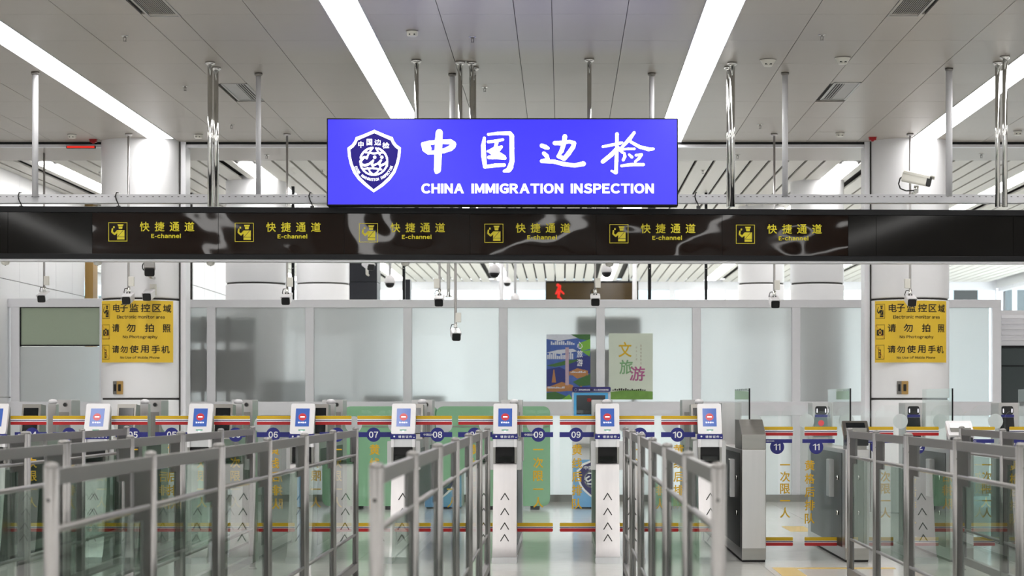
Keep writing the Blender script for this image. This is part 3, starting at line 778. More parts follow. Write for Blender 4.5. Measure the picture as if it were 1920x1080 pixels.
# emblem
k = 140 / 1163
fe = lambda dy: (lambda x, z: (PX(640 + x * k, YSG), -dy, PZ(235 + z * k, YSG)))
half = [(515, 70), (700, 150), (800, 185), (820, 240), (860, 300), (930, 350), (920, 480), (890, 610), (840, 740), (760, 850), (650, 950), (505, 1045)]
inn = [(515, 122), (690, 200), (770, 235), (795, 290), (840, 345), (885, 378), (875, 490), (848, 600), (800, 715), (730, 810), (630, 905), (503, 998)]
def shield(h): return h + [(1025 - x, z) for x, z in reversed(h[1:-1])]
em = MB().flat(list(reversed(shield(half))), fe(.003)).build('emblem', 'sign_white', sg)
MB().flat(list(reversed(shield(inn))), fe(.0045)).build('shield_field', 'sign_navy', em)
f3 = fe(.006); e3 = MB(); gx, gz, gr = 505, 562, 212
f3m = lambda x, z: f3(x, -z)
e3.arc(gx, -gz, gr, 10, 72, 14, f3m); e3.arc(gx, -gz, gr, 100, 165, 14, f3m); e3.arc(gx, -gz, gr, 200, 375, 13, f3m)
e3.stroke([(375, -420, 14), (505, -440, 14), (650, -425, 14)], f3m); e3.stroke([(340, -680, 14), (500, -668, 14), (625, -690, 14)], f3m)
e3.stroke([(490, -350, 15), (430, -430, 12), (395, -520, 14)], f3m); e3.stroke([(540, -355, 13), (600, -460, 12)], f3m); e3.stroke([(410, -660, 12), (450, -730, 12), (505, -770, 12), (560, -730, 12), (605, -660, 12)], f3m)
e3.stroke([(400, -500, 18), (350, -500, 18), (300, -560, 20), (310, -615, 22), (370, -625, 20), (430, -605, 16), (500, -545, 12), (475, -600, 18), (490, -630, 18), (560, -600, 13), (620, -545, 14), (590, -600, 18), (610, -630, 20), (670, -605, 16), (715, -560, 14), (710, -640, 14)], f3m)
e3.disc(520, -498, 26, f3m); e3.disc(632, -498, 26, f3m)
for ch, x0, x1, z0, z1 in (('中', 265, 345, 250, 352), ('国', 395, 482, 215, 312), ('边', 515, 620, 222, 312), ('检', 640, 750, 265, 362)): e3.text(ch, x0, x1, -z1, -z0, f3m, .03)
e3.arctext('CHINA IMMIGRATION INSPECTION', 505, -555, 292, 196, 344, 44, f3m, .08, True, .6)
e3.build('globe_device', 'sign_white', em)

# ------------------------------------------------------------------ poles from the ceiling
def pole(name, u, vt, vb, r, m_, label, z_top=ZC, flange=.05, Y=None, zb=None, group='poles hanging from the ceiling'):
    Y = Y or YC(vt, z_top); zb = PZ(vb, Y) if zb is None else zb
    t = thing(name, label, 'pole', (PX(u, Y), Y, 0), 0, group)
    MB().tube((0, 0, zb), (0, 0, z_top), r, n=16).build('tube', m_, t)
    if flange: MB().lathe([(flange * .6, z_top - .035), (flange, z_top - .022), (flange, z_top)], n=16).build('ceiling_flange', m_ if m_ == 'chrome' else 'steel_dark', t)
    return t
zt2 = zt_ - .03
for u, vt, lb in ((394, 116, 'left one of the paired chrome poles beside the left column'), (405, 126, 'right one of the paired chrome poles beside the left column'),
                  (1367, 125, 'left one of the paired chrome poles right of the blue sign'), (1373, 117, 'right one of the paired chrome poles right of the blue sign'),
                  (1870.5, 116, 'left one of the paired chrome poles at the right edge'), (1884, 105, 'right one of the paired chrome poles at the right edge')):
    Y = max(21.1, min(YC(vt), 21.35)); Y = YC(vt)
    pole('chrome_pole', u, vt, 388, .026, 'chrome', lb)
for u, vt, lb in ((781, 112, 'chrome pole at the light strip above the emblem side of the sign'), (863, 115, 'first chrome pole above the character for middle'), (884, 116, 'second chrome pole above the sign, front of the pair'),
                  (889, 126, 'third chrome pole above the sign, behind the pair'), (1105, 110, 'lone chrome pole above the right half of the sign')):
    pole('chrome_pole', u, vt, 390, .021, 'chrome', lb)
for u, vt, r, lb in ((66, 135, .032, 'white pipe at the far left holding the perforated tray'), (484.5, 137, .027, 'white pipe beside the open air grille on the left'), (848, 138, .028, 'white pipe above the sign left of centre'),
                     (1222, 137, .026, 'white pipe above the sign near its right end'), (1472, 136, .03, 'white pipe left of the right air grille'), (1779.5, 128, .034, 'white pipe in front of the right column edge')):
    pole('white_pipe', u, vt, 368, r, 'pipe_white', lb, flange=.042)
# perforated tray on the white pipes
YT = 22.1
tr = thing('cable_tray', 'long white perforated tray above the dark band', 'cable tray', (0, YT, 0))
zt_a, zt_b = PZ(382, YT), PZ(365, YT)
tx0, tx1 = PX(-400, YT), PX(2420, YT)
MB().box(tx0, tx1, -.04, -.036, zt_a, zt_b).box(tx0, tx1, -.04, .05, zt_a, zt_a + .004).box(tx0, tx1, .046, .05, zt_a, zt_b).build('channel', 'pipe_white', tr)
hol = MB(); u = -390
while u < 2410:
    X = PX(u, YT); hol.box(X - .009, X + .009, -.0415, -.040, zt_b - .028, zt_b - .021); u += 11.9
tag(hol.build('slots', 'joint_dark', tr), kind='stuff')
for u, lb in ((40, 'black cable hanging over the tray at the far left'), (222, 'black cable over the tray beside the left column'), (584, 'black cable over the tray left of the blue sign'), (1306, 'black cable over the tray right of the blue sign')):
    t = thing('cable', lb, 'cable', (PX(u, YT), YT - .05, zt_b))
    MB().path([(0, .05, .02), (-.01, 0, .015), (-.02, -.005, -.02), (-.01, -.006, -.06), (.01, -.006, -.10), (.02, -.004, -.14)], .006).build('cord', 'black_plastic', t)
    MB().bbox(-.005, .035, -.02, .0, -.16, -.12, .004).build('connector', 'black_plastic', t)

# ------------------------------------------------------------------ cameras
def bullet_parts(t, base, yaw, pitch, m_='white_plastic', s_=1.0, loop=True):
    """box camera pointing to the viewer; base = pivot of the bracket"""
    e = link('camera_head', None, t, base, (R(pitch), 0, R(yaw)))
    def body(b):
        b.bbox(-.056, .056, -.13, .13, -.05, .05, .022, 3)
    o = part('housing', 'bul_body', body, m_, e) if m_ == 'white_plastic' else MB().bbox(-.056, .056, -.13, .13, -.05, .05, .022, 3).build('housing', m_, e)
    part('sun_shield', ('bul_sh', m_), lambda b: b.prism([(-.06, .03), (-.062, .055), (-.05, .064), (.05, .064), (.062, .055), (.06, .03), (.056, .03), (.056, .055), (-.056, .055), (-.056, .03)][::-1], -.16, .12), m_, e)
    part('lens_window', 'bul_lens', lambda b: b.bbox(-.053, .053, -.137, -.13, -.047, .047, .02, 3), 'black_plastic', e)
    e.scale = (s_, s_, s_)
    return e
def bullet(u, v, Y, label, ztop, pole_r=.014, box_side=1, yaw=0, up_u=None):
    X = PX(u, Y); z = PZ(v + 4, Y)
    t = thing('bullet_camera', label, 'camera', (X, Y, z), 0, 'white bullet cameras on ceiling poles')
    bullet_parts(t, (0, 0, 0), yaw, 14)
    MB().tube((0, .02, .13), (0, .02, ztop - z), pole_r, n=12).build('pole', 'steel', t)
    MB().lathe([(.03, ztop - z - .03), (.045, ztop - z - .02), (.045, ztop - z)], (0, .02, 0)).build('ceiling_flange', 'steel', t)
    MB().tube((0, .02, .05), (0, .02, .14), .022).box(-.025, .025, 0, .04, .06, .085).build('bracket', 'chrome', t)
    MB().path([(.02, .03, .14), (-.05, .03, .13), (-.065, .05, .08), (-.03, .08, .03)], .005).build('cord', 'black_plastic', t)
    bev(MB().box(.0 if box_side > 0 else -.07, .07 if box_side > 0 else .0, -.005, .05, .16, .28).build('junction_box', 'clear_glass' if False else 'device_white', t))
    return t
YK = 27.05
bullet(82, 553, 28.6, 'white bullet camera over the green pane at the far left', Z2 + .05)
bullet(240.5, 556, YK, 'white bullet camera on a pole in front of the left notice', ZC)
bullet(538, 557, YK, 'white bullet camera right of the left chrome poles', ZC)
bullet(824, 560, YK, 'white bullet camera left of the lowest camera', ZC, box_side=-1)
bullet(854, 624, YK - .2, 'lowest white bullet camera, hanging in front of a frosted pane', ZC, .017, yaw=8)
bullet(1116, 559, YK, 'white bullet camera above the right travel poster mullion', ZC)
bullet(1452, 563, YK, 'white bullet camera left of the right column', ZC)
bullet(1707, 560, YK, 'white bullet camera on a pole in front of the right notice', ZC, box_side=-1)
# cameras fixed to the columns
Y = 27.2
t = thing('bullet_camera', 'white bullet camera fixed to the left column above the notice', 'camera', (PX(279, Y), Y, PZ(554, Y)))
bullet_parts(t, (0, 0, 0), 0, 12); MB().tube((0, .05, .03), (0, .3, .1), .02).box(-.04, .04, .27, .32, .02, .16).build('bracket', 'device_white', t)
t = thing('bullet_camera', 'grey bullet camera with a cable loop high on the left column', 'camera', (PX(280, Y), Y, PZ(504, Y)))
bullet_parts(t, (0, 0, 0), 12, 20, 'steel_dark', 1.15); MB().tube((0, .02, -.04), (0, .05, -.10), .022).tube((0, .05, -.10), (0, .32, -.10), .02).build('bracket', 'chrome', t)
MB().path([(-.05 - .045 * math.sin(R(a)), .03, .03 + .055 * math.cos(R(a))) for a in range(0, 200, 20)], .007).build('cord', 'black_plastic', t)
Y = 26.9
t = thing('bullet_camera', 'cream bullet camera high on the right column aimed to the right', 'camera', (PX(1718, Y), Y, PZ(336, Y)))
e = bullet_parts(t, (0, 0, 0), 58, 14, 'device_white', 1.3); MB().tube((0, 0, -.08), (0, .02, -.17), .03).tube((0, .02, -.16), (-.02, .60, -.16), .02).build('bracket', 'chrome', t)
MB().path([(-.14, .1, .05), (-.19, .09, .02), (-.21, .08, -.05), (-.19, .07, -.11), (-.12, .06, -.14), (0, .03, -.14)], .009).build('cord', 'black_plastic', t)
Y = 37.2
t = thing('bullet_camera', 'white bullet camera fixed to the black wall', 'camera', (PX(690, Y), Y, PZ(497, Y)))
bullet_parts(t, (0, 0, 0), 25, 18, 'white_plastic', 1.15); MB().tube((-.02, .03, -.06), (-.02, .05, -.16), .025).tube((-.02, .05, -.16), (-.02, .32, -.16), .02).build('bracket', 'device_white', t)
def dome_cam(u, v, Y, r, label, ball=True):
    X, z = PX(u, Y), PZ(v, Y)
    t = thing('dome_camera', label, 'camera', (X, Y, z), 0, 'white dome cameras hanging in the rear hall')
    MB().lathe([(r, -r * .1), (r * 1.02, r * .2), (r * .95, r * .7), (r * .7, r * 1.15), (r * .3, r * 1.4), (.02, r * 1.5)][::1], n=20).build('housing', 'white_plastic', t)
    MB().lathe([(r * .25, -r * .95), (r * .6, -r * .8), (r * .82, -r * .45), (r * .88, -r * .1)], n=20).build('dome', 'black_plastic', t)
    MB().tube((0, 0, r * 1.45), (0, 0, Z2 + .05 - z), .022).build('pole', 'pipe_white', t)
dome_cam(731, 530, 34, .085, 'white dome camera beside the thin black post on the left')
dome_cam(927, 511, 31.5, .085, 'white dome camera hanging left of the slim white post')
dome_cam(1137.5, 510, 31.5, .083, 'white dome camera above the brown hanging display')
dome_cam(951, 530, 41.5, .075, 'white dome camera half hidden behind the slim white post')
dome_cam(966, 562, 36, .075, 'white dome camera low behind the partition rail')
t = pole('chrome_pole', 841, 250, 555, .022, 'chrome', 'chrome pole ending in a flange beside the camera pair', Y=27.3)
MB().lathe([(.05, PZ(556, 27.3) - .012), (.05, PZ(556, 27.3)), (.03, PZ(556, 27.3) + .015)]).build('foot_flange', 'chrome', t)

# small ceiling devices
def sprinkler(u, v, label, z=ZC):
    Y = YC(v - 3, z)
    t = thing('sprinkler', label, 'sprinkler', (PX(u, Y), Y, z), 0, 'sprinkler heads')
    part('escutcheon', 'spr1', lambda b: b.lathe([(.022, -.008), (.036, -.003), (.036, 0)], n=14), 'chrome', t)
    part('frame_arms', 'spr2', lambda b: b.tube((0, 0, 0), (0, 0, -.02), .011, n=8).tube((-.012, 0, -.015), (-.009, 0, -.05), .003, n=6).tube((.012, 0, -.015), (.009, 0, -.05), .003, n=6), 'steel_dark', t)
    part('deflector', 'spr3', lambda b: b.lathe([(.016, -.054), (.016, -.05)], n=12), 'steel_dark', t)
for u, v, lb in ((234, 70, 'sprinkler nearest the fine slatted grille, upper left'), (347, 164, 'sprinkler between left column and chrome poles, middle row'), (434, 236, 'sprinkler below the open air grille on the left'),
                 (886, 72, 'sprinkler above the chrome poles over the sign, near row'), (909, 166, 'sprinkler just above the blue sign'), (1541, 68, 'sprinkler upper right between light strip and fine grille'), (1425, 236, 'sprinkler right of the paired chrome poles by the sign')):
    sprinkler(u, v, lb)
for u, v, lb in ((500, 293, 'rear hall sprinkler beside the left white pipe'), (604, 322, 'rear hall sprinkler at the left end of the blue sign'), (186, 325, 'rear hall sprinkler left of the left column'), (1383, 293, 'rear hall sprinkler right of the chrome pair'), (1318, 322, 'rear hall sprinkler at the right end of the blue sign'), (1840, 292, 'rear hall sprinkler right of the right column')):
    sprinkler(u, v, lb, Z2)
def detector(u, v, label, r=.055, z=ZC, big=False):
    Y = YC(v, z)
    t = thing('smoke_detector', label, 'smoke detector', (PX(u, Y), Y, z), 0, 'smoke detectors on the ceiling')
    hgt = r * (.85 if big else .95)
    MB().lathe([(r * (.5 if big else .7), -hgt), (r * (.62 if big else .92), -hgt * .8), (r * .95, -hgt * .15), (r, -hgt * .1), (r, 0)], n=22).build('housing', 'device_white', t)
    MB().lathe([(r * 1.06, -.006), (r * 1.06, 0)], n=22).build('base_ring', 'steel_dark', t)
    for a in (-25, 25):
        c = (math.sin(R(a)) * r * (.62 if big else .84), -math.cos(R(a)) * r * (.62 if big else .84), -hgt * .72)
        MB().box(c[0] - r * .16, c[0] + r * .16, c[1] - .006, c[1] + .006, c[2] - .005, c[2] + .005).build('vent_slot', 'black_plastic', t)
detector(773, 58, 'smoke detector near the light strip above the emblem'); detector(1440, 112, 'tapered white detector left of the sprinkler pair, upper right', .08, big=True); detector(1580, 108, 'tapered white detector above the right open grille', .078, big=True)
detector(135, 252, 'smoke detector at the ceiling edge left of the red alarm'); detector(372, 252, 'smoke detector right of the left column top'); detector(1575, 249, 'smoke detector left of the right red alarm'); detector(1908, 246, 'smoke detector at the far right ceiling edge')
for u, v, lb in ((175, 263, 'red fire alarm sounder beside the left column top'), (1636, 259, 'red fire alarm sounder at the right column top')):
    Y = YC(v) - .1
    t = thing('fire_alarm', lb, 'alarm', (PX(u, Y), Y, ZC))
    MB().bbox(-.045, .045, -.03, .03, -.04, -.006, .012).build('body', 'alarm_red', t); MB().box(-.05, .05, -.035, .035, -.008, 0).build('base_plate', 'alarm_red', t); MB().lathe([(.012, -.055), (.025, -.04)]).build('lamp', 'alarm_red', t)
t = thing('led_strip', 'short red lit display strip at the ceiling edge, far left', 'display', (PX(152, 27.9), 27.9, PZ(276, 27.9)))
MB().box(-.19, .19, -.02, .02, -.018, .018).build('casing', 'black_frame', t); MB().box(-.18, .18, -.024, -.02, -.012, .012).build('lit_face', 'led_red', t)  # glowing bar added in place of a red-lit surface

# ------------------------------------------------------------------ automatic gates
YG = 19.15                       # plane of the consoles
PITCH = .9168
def stripes(leaf, x0, x1, zt, zb, key, top=True):
    """yellow, navy and red bands on a glass leaf"""
    part('white_band', (key, 'w'), lambda b: b.prism(rrect(x0, x1, zt - .082, zt, .006), -.0065, -.006), 'white_print', leaf)
    part('yellow_band', (key, 'y'), lambda b: b.prism(rrect(x0, x1, zt - .029, zt, .008), -.008, -.0066), 'stripe_yellow', leaf)
    part('navy_band', (key, 'n'), lambda b: b.box(x0, x1, -.008, -.0066, zt - .047, zt - .040), 'stripe_navy', leaf)
    part('red_band', (key, 'r'), lambda b: b.prism(rrect(x0, x1, zt - .082, zt - .054, .006), -.008, -.0066), 'stripe_red', leaf)
    part('white_band', (key, 'w2'), lambda b: b.prism(rrect(x0, x1, zb, zb + .08, .006), -.0065, -.006), 'white_print', leaf)
    part('yellow_band', (key, 'y2'), lambda b: b.prism(rrect(x0, x1, zb + .048, zb + .08, .006), -.008, -.0066), 'stripe_yellow', leaf)
    part('navy_band', (key, 'n2'), lambda b: b.box(x0, x1, -.008, -.0066, zb + .036, zb + .043), 'stripe_navy', leaf)
    part('red_band', (key, 'r2'), lambda b: b.prism(rrect(x0, x1, zb, zb + .030, .008), -.008, -.0066), 'stripe_red', leaf)
def leaf_marks(leaf, xc, zc, num, words, xt, ztop, zbot, band, key):
    b = MB().disc(xc, zc, .065, lambda x, z: (x, -.0092, z), 28); b.build('number_disc', 'navy_print', leaf)
    MB().text(num, xc - (.042 if num != '11' else .03), xc + (.042 if num != '11' else .03), zc - .029, zc + .029, lambda x, z: (x, -.0095, z), .05).build('number', 'white_print', leaf)
    x0, x1, z0, z1 = band
    MB().box(x0, x1, -.008, -.0066, z0, z1).build('blue_band', 'navy_print', leaf)
    a = x0 + .03 if xc > (x0 + x1) / 2 else xc + .085
    if x1 - x0 > .2 and key: MB().text('中国边检', a, a + .1, z0 + .012, z1 - .012, lambda x, z: (x, -.0088, z), .03).build('band_lettering', 'white_print', leaf)
    p = (ztop - zbot) / len(words)
    for i, ch in enumerate(words):
        zc2 = ztop - p * (i + .5)
        part('gold_character', ('gold', ch), lambda b: b.text(ch, -.046, .046, -.048, .048, lambda x, z: (x, -.0075, z), .04), 'text_gold', leaf, (xt, 0, zc2))
def leaf_glass(x0, x1, z0, z1, r):
    return lambda b: b.prism(rrect(x0, x1, z0, z1, r, 4), -.006, .006)

def e_gate(u, left, right, label):
    X = PX(u, YG)
    t = thing('e_gate', label, 'gate', (X, YG, 0), 0, 'automatic gates in a row')
    part('body', 'eg_body', lambda b: b.box(-.1, .1, .1, 2.75, .03, 1.08), 'steel_gate', t)
    part('plinth', 'eg_pl', lambda b: b.box(-.09, .09, .12, 2.7, 0, .03), 'black_frame', t)
    for s_ in (-1, 1):
        part('side_panel', ('eg_side', s_), lambda b: b.box(min(s_ * .1, s_ * .104), max(s_ * .1, s_ * .104), .35, 2.6, .12, 1.0), 'gate_side', t)
        part('door_motor', ('eg_mot', s_), lambda b: b.bbox(min(s_ * .1, s_ * .148), max(s_ * .1, s_ * .148), .06, .16, .82, 1.08, .008), 'steel_gate', t)
        part('rear_motor', ('eg_mot2', s_), lambda b: b.bbox(min(s_ * .1, s_ * .14), max(s_ * .1, s_ * .14), 1.4, 1.6, .86, 1.1, .008), 'steel_gate', t)
    # tilted white console with screen
    th = math.atan2(.13, .27)
    con = part('console', 'eg_con', lambda b: b.prism(rrect(-.107, .107, -.012, .29, .016, 3), -.012, .035), 'white_plastic', t, (0, -.01, 1.15), (-th, 0, 0))
    part('console_back', 'eg_conb', lambda b: b.prism_x([(.03, 1.08), (.2, 1.08), (.2, 1.38), (.16, 1.40), (.035, 1.16)], -.095, .095), 'steel_dark', t)
    part('screen', 'eg_scr', lambda b: b.box(-.062, .062, -.014, -.012, .062, .240), 'screen_blue', con)
    part('stop_disc', 'eg_st', lambda b: b.disc(0, .155, .036, lambda x, z: (x, -.0152, z)), 'screen_red', con)
    part('stop_bar', 'eg_sb', lambda b: b.flat([(-.02, .149), (.02, .149), (.02, .161), (-.02, .161)], lambda x, z: (x, -.0162, z)), 'screen_white', con)
    part('screen_lettering', 'eg_sl', lambda b: b.text('暂停服务', -.038, .038, .092, .108, lambda x, z: (x, -.0155, z), .02, 1.2), 'screen_white', con)
    part('slot_light', 'eg_sg', lambda b: b.box(-.03, .03, -.016, -.012, .022, .030), 'green_light', con)
    part('slot_marker', 'eg_sm', lambda b: b.flat([(-.012, .020), (0, .006), (.012, .020)][::-1], lambda x, z: (x, -.0135, z)), 'screen_white', con)
    ls = part('label_strip', 'eg_ls', lambda b: b.bbox(-.114, .114, -.032, .03, 1.098, 1.142, .004), 'navy_print', t)
    part('strip_lettering', 'eg_lsl', lambda b: b.text('请放证件', -.042, .082, 1.108, 1.131, lambda x, z: (x, -.0335, z), .03, 1.35).disc(-.078, 1.122, .008, lambda x, z: (x, -.0335, z)).flat([(.092, 1.118), (.099, 1.108), (.106, 1.118)][::-1], lambda x, z: (x, -.0335, z)), 'white_print', ls)
    for s_ in (-1, 1):
        part('side_bracket', ('eg_br', s_), lambda b: b.bbox(min(s_ * .082, s_ * .107), max(s_ * .082, s_ * .107), -.03, .05, 1.025, 1.1, .004), 'white_plastic', t)
        part('reader_flank', ('eg_fl', s_), lambda b: b.box(min(s_ * .086, s_ * .105), max(s_ * .086, s_ * .105), -.012, .12, .88, 1.027), 'steel_dark', t)
    part('reader_plate', 'eg_rp', lambda b: b.box(-.083, .083, .0, .1, 1.027, 1.1), 'steel', t)
    rd = part('passport_reader', 'eg_rd', lambda b: b.prism_x([(-.03, .893), (.1, .893), (.1, 1.027), (.01, 1.027), (-.02, .96)], -.086, .086), 'reader_black', t)
    part('reader_glass', 'eg_rg', lambda b: b.box(-.07, .07, -.032, -.028, .90, .945), 'dark_glass', rd)
    # curved steel front
    prof = [(.005, .893), (-.012, .86), (-.022, .80), (-.028, .73), (-.042, .66), (-.07, .55), (-.105, .42), (-.14, .30), (-.168, .20), (-.185, .14), (-.21, .09), (-.245, .055)]
    def front(b):
        k = len(prof)
        hw = [.104 + .004 * i / k for i in range(k)]
        a = b.add([(-h_, y, z) for h_, (y, z) in zip(hw, prof)]); c = b.add([(h_, y, z) for h_, (y, z) in zip(hw, prof)])
        for i in range(k - 1): b.face([a + i, a + i + 1, c + i + 1, c + i], True)
        p0 = b.add([(-.104, .12, .893), (-.108, .12, .055)]); p1 = b.add([(.104, .12, .893), (.108, .12, .055)])
        a = b.add([(-h_, y, z) for h_, (y, z) in zip(hw, prof)]); c = b.add([(h_, y, z) for h_, (y, z) in zip(hw, prof)])
        b.face([p0 + 1] + [a + i for i in range(k)][::-1] + [p0]); b.face([p1] + [c + i for i in range(k)] + [p1 + 1])
        b.face([a, c, p1, p0])
    pd = part('front_pedestal', 'eg_front', front, 'steel', t)
    def at(z):
        for (y0, z0), (y1, z1) in zip(prof, prof[1:]):
            if z1 <= z <= z0: return y0 + (y1 - y0) * (z0 - z) / (z0 - z1)
    for zc in (.585, .452, .325, .222):
        def chev(b):
            fn = lambda x, z: (x, at(zc + z) - .003, zc + z)
            b.stroke([(-.035, -.028, .0045), (0, .028, .0045), (.035, -.028, .0045)], fn)
        part('chevron', ('eg_ch', zc), chev, 'print_black', pd)
    part('foot', 'eg_foot', lambda b: b.bbox(-.112, .112, -.28, .12, 0, .056, .008), 'steel', t)
    # rear part
    ic = part('inner_console', 'eg_ic', lambda b: b.prism_x([(1.25, 1.08), (1.55, 1.08), (1.55, 1.40), (1.36, 1.41)], -.09, .09), 'steel_dark', t)
    part('inner_screen', 'eg_is', lambda b: b.prism_x([(1.262, 1.13), (1.342, 1.37), (1.335, 1.375), (1.255, 1.135)], -.07, .07), 'screen_off', ic)
    part('guide_post', 'eg_gp', lambda b: b.bbox(.0, .08, 2.0, 2.12, 1.08, 1.415, .006), 'steel_gate', t)
    part('post_cap', 'eg_gc', lambda b: b.lathe([(.03, 0), (.042, .008), (.045, .025), (.035, .042), (.015, .048)], n=14), 'white_plastic', t, (.035, 2.06, 1.412))
    tw = part('rear_tower', 'eg_tw', lambda b: b.bbox(-.105, .105, 2.55, 2.95, 0, 1.455, .006), 'steel_gate', t)
    part('lens_ring', 'eg_lr', lambda b: b.tube((.045, 2.55, 1.405), (.045, 2.535, 1.405), .024, n=20), 'steel_dark', tw)
    part('lens', 'eg_le', lambda b: b.tube((.045, 2.536, 1.405), (.045, 2.53, 1.405), .018, n=20), 'black_plastic', tw)
    part('tower_panel', 'eg_tp', lambda b: b.box(-.085, .085, 2.545, 2.551, .9, 1.33), 'steel_dark', tw)
    # glass leaves
    xa, xb = .1, PITCH / 2 - .028
    if right:
        lf = part('door_leaf', 'eg_lf_r', leaf_glass(xa, xb, .252, 1.312, .03), 'clear_glass', t, (0, .18, 0))
        stripes(lf, xa + .002, xb - .002, 1.306, .256, 'eg_r')
        leaf_marks(lf, .298, 1.135, right, '一次限一人', .296, 1.06, .462, (.14, xb, 1.113, 1.158), 'e')
        rl = part('rear_leaf', 'eg_rl_r', leaf_glass(xa, xb, .252, 1.35, .06), 'clear_glass', t, (0, 2.3, 0))
        part('frosted_sticker', 'eg_fs_r', lambda b: b.disc(.24, 1.205, .085, lambda x, z: (x, -.008, z)), 'frost_sticker', rl)
    if left:
        lf = part('door_leaf', 'eg_lf_l', leaf_glass(-xb, -xa, .252, 1.312, .03), 'clear_glass', t, (0, .18, 0))
        stripes(lf, -xb + .002, -xa - .002, 1.306, .256, 'eg_l')
        leaf_marks(lf, -.281, 1.135, left, '黄线后排队', -.272, 1.06, .448, (-xb, -.12, 1.113, 1.158), None)
        rl = part('rear_leaf', 'eg_rl_l', leaf_glass(-xb, -xa, .252, 1.35, .06), 'clear_glass', t, (0, 2.3, 0))
        part('frosted_sticker', 'eg_fs_l', lambda b: b.disc(-.24, 1.205, .085, lambda x, z: (x, -.008, z)), 'frost_sticker', rl)
    return t
for u, l_, r_, lb in ((-11, '03', '04', 'automatic gate with white console at the far left picture edge'), (180, '04', '05', 'automatic gate with white console between lanes four and five'), (374, '05', '06', 'automatic gate with white console between lanes five and six'),
                      (566, '06', '07', 'automatic gate with white console between lanes six and seven'), (756, '07', '08', 'automatic gate with white console between lanes seven and eight'), (947, '08', '09', 'automatic gate with white console between lanes eight and nine'),
                      (1139, '09', '10', 'automatic gate with white console between lanes nine and ten'), (1331, '10', None, 'automatic gate with white console at the right end, beside lane ten')):
    e_gate(u, l_, r_, lb)

